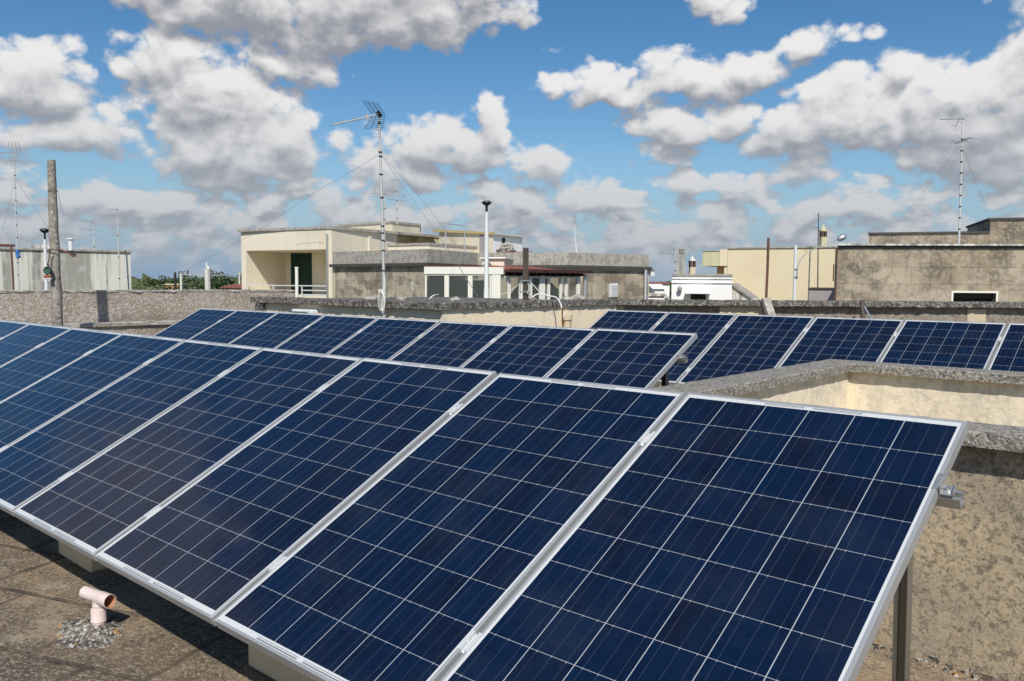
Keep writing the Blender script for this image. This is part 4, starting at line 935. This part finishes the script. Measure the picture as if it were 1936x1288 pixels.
mb.add(rt+[p-Vector((0, 0, .06)) for p in rt], [(0, 1, 2, 3), (7, 6, 5, 4), (0, 4, 5, 1), (1, 5, 6, 2), (2, 6, 7, 3), (3, 7, 4, 0)]); mb.build('tile_roof', M['tile_red'], ver)
mb = MB()
for k in range(11): t0_ = .5+k*(VB.L-.6)/10; VB.box(mb, t0_, t0_+.07, zr0-.10, zr0-.004, -.5, .22)
mb.build('rafter', M['brown'], ver)
mb = MB(); VB.box(mb, .1, VB.L, ZG, zr0-.30, -.12, -.0) if False else None
zs_ = -1.35
def glaze(Wl, segs, zt_, name='window', stand=.05):
    for (x0, x1) in segs:
        a, b = Wl.t(x0), Wl.t(x1); fw_ = .055
        m1 = MB(); Wl.box(m1, a, a+fw_, zs_, zt_, -.05, .02); Wl.box(m1, b-fw_, b, zs_, zt_, -.05, .02); Wl.box(m1, a+fw_, b-fw_, zt_-fw_, zt_, -.05, .018); Wl.box(m1, a+fw_, b-fw_, zs_, zs_+fw_, -.05, .018)
        f = m1.build(name, M['frame_white'], ver)
        m2 = MB(); Wl.box(m2, a+fw_, b-fw_, zs_+fw_, zt_-fw_, -.025, -.018); m2.build('pane', M['glass'], f)
glaze(VA, ((804, 843.5), (846, 888), (890.5, 929)), zb0-.002)
glaze(VB, ((944, 962), (962.5, 984), (988, 1003), (1003.5, 1022), (1028, 1037), (1037.5, 1060), (1060.5, 1070), (1070.5, 1092)), zr0-.12)
mb = MB(); VA.box(mb, VA.t(930), VA.L+.05, ZG, zb0-.002, -.1, .045); VA.box(mb, VA.t(843.6), VA.t(845.9), zs_, zb0-.002, -.06, .03); VA.box(mb, VA.t(888.2), VA.t(890.3), zs_, zb0-.002, -.06, .03)
VB.box(mb, VB.t(1022.2), VB.t(1027.8), zs_, zr0-.1, -.08, .03); VB.box(mb, VB.t(984.2), VB.t(987.8), zs_, zr0-.1, -.08, .03); VB.box(mb, VB.t(1092.2), VB.t(1096), zs_, zr0-.1, -.08, .03)
mb.build('mullion', M['frame_white'], ver)
mb = MB(); VA.box(mb, 0, VA.L, ZG, zs_-.002, -.2, 0); VB.box(mb, .02, VB.L, ZG, zs_-.002, -.2, 0); mb.build('sill_wall', M['bld_cream'], ver)
mb = MB(); VB.box(mb, .2, VB.L-.05, zr0-.118, zr0-.002, -.14, -.06); mb.build('lintel', M['brown'], ver)
mb = MB()
for (W_, l0) in ((VA, 0), (VB, .1)): W_.box(mb, l0, W_.L, -1.9, -1.8, -2.4, -.2)
mb.build('floor', M['mauve'], ver)
mb = MB(); VA.box(mb, .3, 1.6, -1.8, zb0-.2, -1.9, -1.7); mb.build('inner_door', M['interior'], ver)
mb = MB(); VA.box(mb, 1.6, 5, -1.8, -.75, -1.6, -1.2); mb.build('sideboard', M['brown'], ver)
mb = MB(); VA.box(mb, -.05, VA.L+.05, zb1-.05, zb1-.002, -3.2, -.27); VB.box(mb, .2, VB.L, zr0+.01, zr0+.05, -2.6, -.31); mb.build('ceiling', M['interior'], ver)
mb = MB(); VB.path = None if False else None
q = VB.pt(VB.L+.2, 0, .08); mb.path([(q.x, q.y, ZG), (q.x, q.y, zr0-.15), (q.x, q.y, zr0-.02)], .085, 10); mb.build('drain_pipe', M['galv'], ver, smooth=True)
# white stair hood above the beam
t_ = thing('stair_hood', 'small white box hood with flat cap above the veranda beam behind the lamp post', 'hood', (gp(935, 30).x, gp(935, 30).y, zb1))
Wh = Wall(gp(911, 29.2), gp(955, 29.0)); mb = MB(); Wh.pbox(mb, 912, 953, 489, 505, -1.3, 0); mb.build('box', M['bld_cream'], t_)
mb = MB(); Wh.pbox(mb, 908, 955, 486.5, 489, -1.35, .1); mb.build('cap', M['white'], t_)

# B4 white house
b4 = thing('white_house', 'small bright white house with flat roof, cornice bands and a dark window', 'house', (gp(1300, 33).x, gp(1300, 33).y, ZG))
h0, h1, h2 = gp(1270, 33.4), gp(1347, 33.0), gp(1384, 33.25)
H1, H2 = Wall(h0, h1), Wall(h1, h2); zt = H1.z(1308, 518); foot = [h0, h1, h2, gp(1360, 41), gp(1285, 40)]
mb = MB(); mb.prism([(p.x, p.y) for p in foot], ZG, zt-.08); mb.build('wall', M['white'], b4)
mb = MB(); mb.prism([(p.x, p.y) for p in off(foot, .06, 3)], zt-.079, zt); mb.build('roof_edge', M['coping_mid'], b4)
for y in (526.5, 534.5):
    mb = MB(); z_ = H1.z(1308, y); mb.prism([(p.x, p.y) for p in off(foot, .05, 3)], z_-.02, z_+.02); mb.build('cornice', M['white'], b4)
mb = MB(); a, b = H1.t(1306.5), H1.t(1335); H1.box(mb, a, b, -1.6, H1.z(1320, 553.5), .0, .02); mb.build('window', M['dark'], b4)
mb = MB(); a, b = H1.t(1297), H1.t(1344); z_ = H1.z(1320, 551.5)
mb.add([H1.pt(a, z_-.03, .5), H1.pt(b, z_-.03, .5), H1.pt(b, z_+.08, .0), H1.pt(a, z_+.08, .0), H1.pt(a, z_-.08, .5), H1.pt(b, z_-.08, .5), H1.pt(b, z_, .0), H1.pt(a, z_, .0)], [(0, 1, 2, 3), (7, 6, 5, 4), (0, 4, 5, 1), (1, 5, 6, 2), (3, 7, 4, 0), (2, 6, 7, 3)]); mb.build('canopy', M['white'], b4)
wlm = thing('wall_lantern', 'small dark wall lantern on the left of the white house front', 'lantern', H1.pt(H1.t(1286), H1.z(1286, 548), .15))
mb = MB(); mb.lathe(H1.pt(H1.t(1286), H1.z(1286, 551), .16), [(.04, 0), (.085, .04), (.10, .13), (.07, .17), (.02, .21)], 8); mb.build('lamp_head', M['mauve'], wlm)
mb = MB(); mb.path([H1.pt(H1.t(1286), H1.z(1286, 551)-.02, 0), H1.pt(H1.t(1286), H1.z(1286, 551)-.02, .16), H1.pt(H1.t(1286), H1.z(1286, 551)+.02, .16)], .02, 6); mb.build('bracket', M['iron'], wlm)
# stair roof right of the white house
t_ = thing('stair_parapet', 'sloping grey stone stair parapet between the white house and the yellow wall', 'stairs', (gp(1400, 33).x, gp(1400, 33).y, ZG))
Ws_ = Wall(gp(1383, 34.0), gp(1423, 33.6)); z0s, z1s = Ws_.z(1384, 538), Ws_.z(1422, 565)
mb = MB(); vs = [Ws_.pt(0, ZG, 0), Ws_.pt(Ws_.L+.3, ZG, 0), Ws_.pt(Ws_.L+.3, z1s-.15, 0), Ws_.pt(0, z0s, 0)]; mb.add(vs+[v-Ws_.n*1.0 for v in vs], [(0, 1, 2, 3), (7, 6, 5, 4), (0, 4, 5, 1), (1, 5, 6, 2), (2, 6, 7, 3), (3, 7, 4, 0)]); mb.build('wall', M['streak'], t_)
for k in range(8):
    f0, f1 = k/8, (k+1)/8; mb = MB(); a, b = Ws_.pt(Ws_.L*f0, z0s+(z1s-z0s)*f0+.03, -.45), Ws_.pt(Ws_.L*f1-.02, z0s+(z1s-z0s)*f1+.03, -.45); mb.beam(a, b, 1.1, .07); mb.build('tread', M['coping_mid'], t_)

# B5 yellow building
zt = 1.62
y0_, y1_ = gp(1375, 40.3), gp(1600, 37.8)
b5 = thing('yellow_building', 'plain pale yellow building with an overhanging bay at its left end', 'building', (y0_.x, y0_.y, ZG))
Y = Wall(y0_, y1_); mb = MB(); Y.box(mb, 0, Y.L+3, ZG, zt, -6, 0); mb.build('wall', M['yellow'], b5)
mb = MB(); Y.box(mb, -.05, Y.L+3, zt, zt+.06, -6.05, .06); mb.build('coping', M['coping_mid'], b5)
mb = MB(); a, b = Y.t(1360), Y.t(1374.6); Y.box(mb, a, b, Y.z(1367, 503), zt-.03, -3, .02); mb.build('bay_side', M['yellow'], b5)
mb = MB(); a0_ = Y.t(1327.5); Y.box(mb, a0_, a-.01, Y.z(1343, 503), Y.z(1343, 475.5), -3, .02); mb.build('bay', M['yellow2'], b5)
mb = MB(); Y.box(mb, a0_-.03, a-.01, Y.z(1343, 475.5), Y.z(1343, 474), -3.02, .05); mb.build('bay_cap', M['coping_mid'], b5)
mb = MB(); Y.box(mb, Y.t(1352), Y.t(1368), ZG, Y.z(1360, 503.5), -2.5, -.3); mb.build('bay_support', M['orange_house'], b5)
mb = MB(); Y.box(mb, Y.t(1368.2), -.001, ZG, Y.z(1360, 503.5), -2.5, -.05); mb.build('recess_wall', M['yellow'], b5)
t_ = thing('render_box', 'low grey mauve box with dark cap between the yellow and grey buildings', 'outbuilding', (gp(1555, 33).x, gp(1555, 33).y, ZG))
Wm = Wall(gp(1530, 33.5), gp(1590, 33)); mb = MB(); z_ = Wm.z(1555, 547); Wm.box(mb, 0, Wm.L, ZG, z_, -2, 0); mb.build('wall', M['mauve'], t_); mb = MB(); Wm.box(mb, -.03, Wm.L, z_, z_+.06, -2.03, .05); mb.build('cap', M['dark_line'], t_)
# chimneys
def cone_chimney(label, px, pyt, pyc, pyb, D, wpx):
    c = gp(px, D); t = thing('chimney', label, 'chimney', (c.x, c.y, atd(px, pyb, D).z)); w_ = wpx*D/FPX/2
    zb_, zc_, zt_ = atd(px, pyb, D).z-.6, atd(px, pyc, D).z, atd(px, pyt, D).z; th = (zt_-zc_)
    mb = MB(); mb.prism([(c.x+w_*math.cos(R(a))*1.3, c.y+w_*math.sin(R(a))*1.3) for a in (3, 93, 183, 273)], zb_, zc_-.30); mb.build('stack', M['yellow2'] if 'yellow' in label else M['cream'], t)
    mb = MB()
    for a in (3, 93, 183, 273):
        x, y = c.x+w_*math.cos(R(a)), c.y+w_*math.sin(R(a)); mb.box(x-.03, x+.03, y-.03, y+.03, zc_-.301, zc_-.05)
    mb.build('flue_post', M['rust'], t)
    mb = MB(); mb.prism([(c.x+w_*math.cos(R(a))*1.6, c.y+w_*math.sin(R(a))*1.6) for a in (3, 93, 183, 273)], zc_-.05, zc_); mb.lathe((c.x, c.y, zc_+.001), [(w_*1.05, 0), (w_*.5, th*.5), (w_*.12, th), (.01, th*1.02)], 10); mb.build('cone_cap', M['yellow2'] if 'yellow' in label else M['corr'], t)
cone_chimney('yellow chimney with conical cap standing on the pale yellow building', 1553.5, 425, 436, 470, 38.5, 11)
cone_chimney('small chimney with conical cap on the white house roof', 1308, 483.5, 491.5, 517, 35, 10.5)
c = gp(1287, 36); t = thing('chimney', 'tall square chimney with louvred top left of the conical one', 'chimney', (c.x, c.y, .2)); w_ = .125
zt_, zm_ = atd(1287, 471, 36).z, atd(1287, 480, 36).z
mb = MB(); mb.box(c.x-w_, c.x+w_, c.y-w_, c.y+w_, -.3, zm_); mb.build('stack', M['streak'], t)
for k in range(4): mb = MB(); z_ = zm_+.03+(zt_-zm_)*k/4; mb.box(c.x-w_-.02, c.x+w_+.02, c.y-w_-.02, c.y+w_+.02, z_, z_+.03); mb.build('louvre', M['streak'], t)
mb = MB(); mb.box(c.x-w_+.05, c.x+w_-.05, c.y-w_+.05, c.y+w_-.05, zm_, zt_); mb.build('flue', M['dark'], t)
c = gp(393, 24); t = thing('chimney', 'slim pale flue pillar with curved cowl above the pebbledash wall', 'chimney', (c.x, c.y, -3)); zt_ = atd(393, 510, 24).z
mb = MB(); mb.prism([(c.x+.10*math.cos(R(a)), c.y+.10*math.sin(R(a))) for a in (10, 100, 190, 280)], -6.6, zt_); mb.build('stack', M['streak'], t)
mb = MB(); q = [atd(x, y, 24) for x, y in ((391, 496), (390, 500), (391, 504), (394, 507), (397, 508))]; mb.path(q, [.01, .03, .035, .04, .05], 6); mb.path([atd(393, 510, 24), atd(393, 507, 24)], .06, 8); mb.build('cowl', M['corr'], t)
t_ = MB(); c = gp(561, 15.6); t_.path([(c.x, c.y, -1.9), (c.x, c.y, atd(561, 506, 15.6).z)], .030, 10); t_.path([(c.x, c.y, atd(561, 508, 15.6).z), (c.x, c.y, atd(561, 505, 15.6).z)], .036, 10); o = t_.build('flue_pipe', M['frame_white'], origin=(c.x, c.y, -1.9)); tag(o, 'slim ivory flue pipe standing before the green shutters', 'pipe')

# B6 grey building right
zt = 1.30
g0, g1 = gp(1582, 27.6), gp(2250, 26.4)
b6 = thing('grey_building', 'grey weathered blockwork building with pale coping at the right edge', 'building', (g0.x, g0.y, ZG)); Wg = Wall(g0, g1)
hz = (Wg.t(1803), Wg.t(1884), -2.2, Wg.z(1843, 554))
def flank(Wl_, px, depth, x0, d1):       # footprint whose left flank recedes out of sight
    a = Wl_.pt(x0, 0, d1); e = Vector((a.x, a.y, 0)).normalized(); sk = Wl_.pt(x0, 0, d1)+(e+Wl_.d*.12)*depth
    c_ = Wl_.pt(Wl_.L, 0, d1); return [(a.x, a.y), (c_.x, c_.y), (c_.x-Wl_.n.x*depth, c_.y-Wl_.n.y*depth), (sk.x, sk.y)]
mb = MB(); Wg.sheet(mb, 0, Wg.L, ZG, zt-.14, .3, [hz]); f_ = flank(Wg, 1582, 7, 0, -.301); mb.prism(f_, ZG, zt-.141); mb.build('wall', M['grey_bld'], b6)
mb = MB(); mb.prism(flank(Wg, 1582, 7, -.05, .12), zt-.06, zt); mb.build('coping', M['streak'], b6)
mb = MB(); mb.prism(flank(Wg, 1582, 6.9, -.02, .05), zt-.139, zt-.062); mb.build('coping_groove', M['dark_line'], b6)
mb = MB(); Wg.box(mb, hz[0], hz[1], hz[2], hz[3], -.27, -.25); wn_o = mb.build('window', M['dark'], b6)
mb = MB(); e = .06; Wg.box(mb, hz[0]-e, hz[0], hz[2], hz[3]+e, -.1, .03); Wg.box(mb, hz[1], hz[1]+e, hz[2], hz[3]+e, -.1, .03); Wg.box(mb, hz[0], hz[1], hz[3], hz[3]+e, -.1, .031); mb.build('frame', M['frame_white'], wn_o)
mb = MB(); Wg.box(mb, hz[0]+.01, hz[1]-.01, hz[3]-.18, hz[3]-.02, -.18, -.15); mb.build('roller_box', M['brown'], wn_o)
mb = MB(); mb.path([Wg.pt(-.06, zt-.12, .05), Wg.pt(-.06, Wg.z(1580, 500), .05), Wg.pt(-.13, Wg.z(1580, 500), .08), Wg.pt(-.13, Wg.z(1580, 532), .08), Wg.pt(-.05, Wg.z(1580, 532), .05), Wg.pt(-.05, ZG, .05)], .022, 6); mb.build('copper_pipe', M['rust'], b6)
b7 = thing('upper_block', 'stepped brown stained roof block rising behind the grey building at the right', 'building', (gp(1700, 34).x, gp(1700, 34).y, ZG))
k0, k1, k2 = gp(1640, 35.0), gp(1867, 33.4), gp(2200, 31.5); Wk = Wall(k0, k1); z1_ = Wk.z(1760, 438.5)
mb = MB(); mb.prism(flank(Wk, 1640, 5, 0, 0), ZG, z1_-.08); mb.build('wall', M['grey_bld'], b7)
mb = MB(); mb.prism(flank(Wk, 1640, 5, -.05, .06), z1_-.079, z1_); mb.build('coping', M['dark_line'], b7)
Wj = Wall(k1, k2); z2_ = Wj.z(1900, 412); mb = MB(); Wj.box(mb, .002, Wj.L, ZG, z2_-.08, -5, .01); mb.build('tower_wall', M['grey_bld'], b7)
mb = MB(); Wj.box(mb, -.06, Wj.L, z2_-.079, z2_, -5.05, .08); mb.build('tower_coping', M['dark_line'], b7)

# far houses in the two gaps
def house(label, px0, px1, D, pyt, mat, roofm=None, depth=5, ridge=0):
    Wl = Wall(gp(px0, D), gp(px1, D)); z = Wl.z((px0+px1)/2, pyt); t = thing('house', label, 'house', (Wl.P.x, Wl.P.y, ZG), 'distant houses')
    mb = MB(); Wl.box(mb, 0, Wl.L, ZG, z, -depth, 0); mb.build('wall', mat, t)
    mb = MB()
    if ridge:
        vs = [Wl.pt(-.2, z, .2), Wl.pt(Wl.L+.2, z, .2), Wl.pt(Wl.L+.2, z+ridge, -depth/2), Wl.pt(-.2, z+ridge, -depth/2), Wl.pt(-.2, z, -depth-.2), Wl.pt(Wl.L+.2, z, -depth-.2)]
        mb.add(vs, [(0, 1, 2, 3), (3, 2, 5, 4), (0, 3, 4), (1, 5, 2), (0, 4, 5, 1)])
    else: Wl.box(mb, -.1, Wl.L+.1, z, z+.12, -depth-.1, .1)
    mb.build('roof', roofm or M['tile_red'], t)
    mb = MB(); w_ = Wl.L
    for f in (.2, .6): Wl.box(mb, w_*f, w_*f+w_*.14, z-1.7, z-.7, 0, .04)
    mb.build('window', M['dark'], t)
house('low orange house among the olive trees left of the pale pillar', 314, 337, 85, 539, M['orange_house'], M['cream'])
house('long low red roof beside the loggia building', 420, 458, 60, 544.5, M['orange_house'], M['tile_red'], 6, .25)
house('tiny white house on the skyline right of the dark pine', 413, 436, 330, 526, M['white'], M['tile_red'], 12)
house('distant long pale house with red roof right of the grey drain pipe', 1229, 1266, 90, 537, M['white'], M['tile_red'], 6, .2)
house('distant white gabled house left of the white house', 1238, 1256, 70, 546.5, M['white'], M['white'], 5, .4)
house('nearer white wall topped roof between the drain pipe and the white house', 1224, 1257, 45, 560, M['white'], M['streak'], 4)
def post(label, px, pyt, D, r, mat, arm=None):
    c = gp(px, D, ZG); mb = MB(); mb.path([c, atd(px, pyt, D)], r, 8); mb.path([atd(px-2, pyt+3, D), atd(px+2, pyt+3, D)], r*.5, 5)
    o = mb.build('utility_pole', mat, origin=c); tag(o, label, 'utility pole', 'distant utility poles')
post('dark utility pole left of the pale pillar over the olive grove', 331, 515, 60, .09, M['iron'])
post('pale utility pole between the dark pole and the pale pillar', 342, 518, 70, .10, M['streak'])
post('pale utility pole close to the left corner of the loggia building', 452.5, 514, 75, .09, M['streak'])
m_ = MB(); m_.path([atd(342, 519, 70), atd(395, 521, 72), atd(452, 519, 75)], .05, 4); o = m_.build('overhead_line', M['corr'], origin=atd(342, 519, 70)); tag(o, 'pale overhead line strung between two distant utility poles', 'cable')

# ------------------------------------------------------------------ trees
def tree_mesh(seed, h, cr, ch, nl=2600, ls=.21, flat=1.0):
    rr = random.Random(seed); mb = MB(); cl = []
    for _ in range(16):
        a = rr.uniform(0, 6.28); q = rr.random()**.5*cr*.75; cl.append(Vector((q*math.cos(a), q*math.sin(a), h-ch/2+rr.uniform(-.4, .42)*ch*flat*(1-.4*q/cr))))
    for i in range(nl):
        c = rr.choice(cl); d = Vector((rr.gauss(0, 1), rr.gauss(0, 1), rr.gauss(0, .8))).normalized()*(cr*.36*rr.random()**.4)
        p = c+d; u = Vector((rr.gauss(0, 1), rr.gauss(0, 1), rr.gauss(0, 1))).normalized(); v = u.orthogonal().normalized(); s = ls*rr.uniform(.5, 1.1)
        mb.add([p-u*s, p+v*s*.6, p+u*s, p-v*s*.6], [(0, 1, 2, 3)])
    tk = MB(); tk.path([(0, 0, 0), (.1, .05, (h-ch)*.6), (0, 0, h-ch*.6)], [.28, .2, .12], 7)
    for k in range(4):
        a = k*1.6; tk.path([(0, 0, (h-ch)*.8), (cr*.4*math.cos(a), cr*.4*math.sin(a), h-ch*.5)], [.12, .05], 5)
    return mb, tk
def mk(seed, leaf, *a, **k):
    mb, tk = tree_mesh(seed, *a, **k); o1 = mb.build('crown', leaf); o2 = tk.build('trunk', M['bark']); m1, m2 = o1.data, o2.data
    bpy.data.objects.remove(o1); bpy.data.objects.remove(o2); return m1, m2
kinds = [mk(s, M['leaf'], 6.0, 2.6, 3.6) for s in (1, 2, 3, 4)]
pine = mk(7, M['leaf_dark'], 8.6, 4.6, 4.8, 5200, .22)
def plant(ms, px, D, s, name, label, group=None, hz=1.):
    c = gp(px, D, ZG); t = thing(name, label, 'tree', c, group); t.scale = (s, s, s*hz); t.rotation_euler = (0, 0, rt_.uniform(0, 6.28))
    for nm, me in (('crown', ms[0]), ('trunk', ms[1])):
        o = bpy.data.objects.new(nm, me); C.objects.link(o); o.parent = t
rt_ = random.Random(11)
def top_scale(px, pyt, D, h): return (atd(px, pyt, D).z-ZG)/(h*1.15)
plant(pine, 388, 100, top_scale(388, 506, 100, 8.4), 'pine_tree', 'large dark rounded pine rising above the olive grove behind the pale pillar')
plant(pine, 442, 210, top_scale(442, 514, 210, 8.4)*1.0, 'pine_tree', 'small dark distant pine at the left corner of the loggia building')
for px, py, D in ((255, 524, 90), (272, 521, 100), (300, 513, 115), (318, 524, 95), (340, 520, 120), (354, 524, 105), (366, 524, 85), (430, 525, 100), (448, 528, 90), (285, 526, 80), (415, 527, 90), (262, 530, 70), (300, 531, 72), (352, 532, 74), (328, 529, 110), (408, 531, 70)):
    plant(rt_.choice(kinds), px, D, top_scale(px, py, D, 5.9), 'olive_tree', 'olive green tree in the distant grove behind the pebbledash wall', 'trees of the distant grove at the left')
for px, py, D in ((1232, 534, 110), (1246, 535, 115), (1260, 536, 120), (1272, 536, 100), (1263, 545, 62), (1238, 537, 100)):
    plant(rt_.choice(kinds), px, D, top_scale(px, py, D, 5.9), 'olive_tree', 'green tree seen in the gap between the veranda building and the white house', 'trees in the gap left of the white house')
# far wood, one mass
rr = random.Random(77); mb = MB()
for i in range(9000):
    px = rr.choice((rr.uniform(180, 520), rr.uniform(180, 520), rr.uniform(1150, 1330))); D = 125+260*rr.random()**1.5
    c = gp(px, D, ZG); top = 4.9+1.2*math.sin(c.x*.11)*math.cos(c.y*.07)+rr.gauss(0, .4)
    p = c+Vector((rr.gauss(0, .8), rr.gauss(0, .8), rr.random()**.45*top)); u = Vector((rr.gauss(0, 1), rr.gauss(0, 1), rr.gauss(0, 1))).normalized(); v = u.orthogonal().normalized(); s = rr.uniform(.5, 1.3)*D/200+.3
    mb.add([p-u*s, p+v*s*.6, p+u*s, p-v*s*.6], [(0, 1, 2, 3)])
o = mb.build('far_wood', M['leaf'], origin=gp(340, 200, ZG)); tag(o, 'low green belt of trees along the horizon', 'trees', kind='stuff')
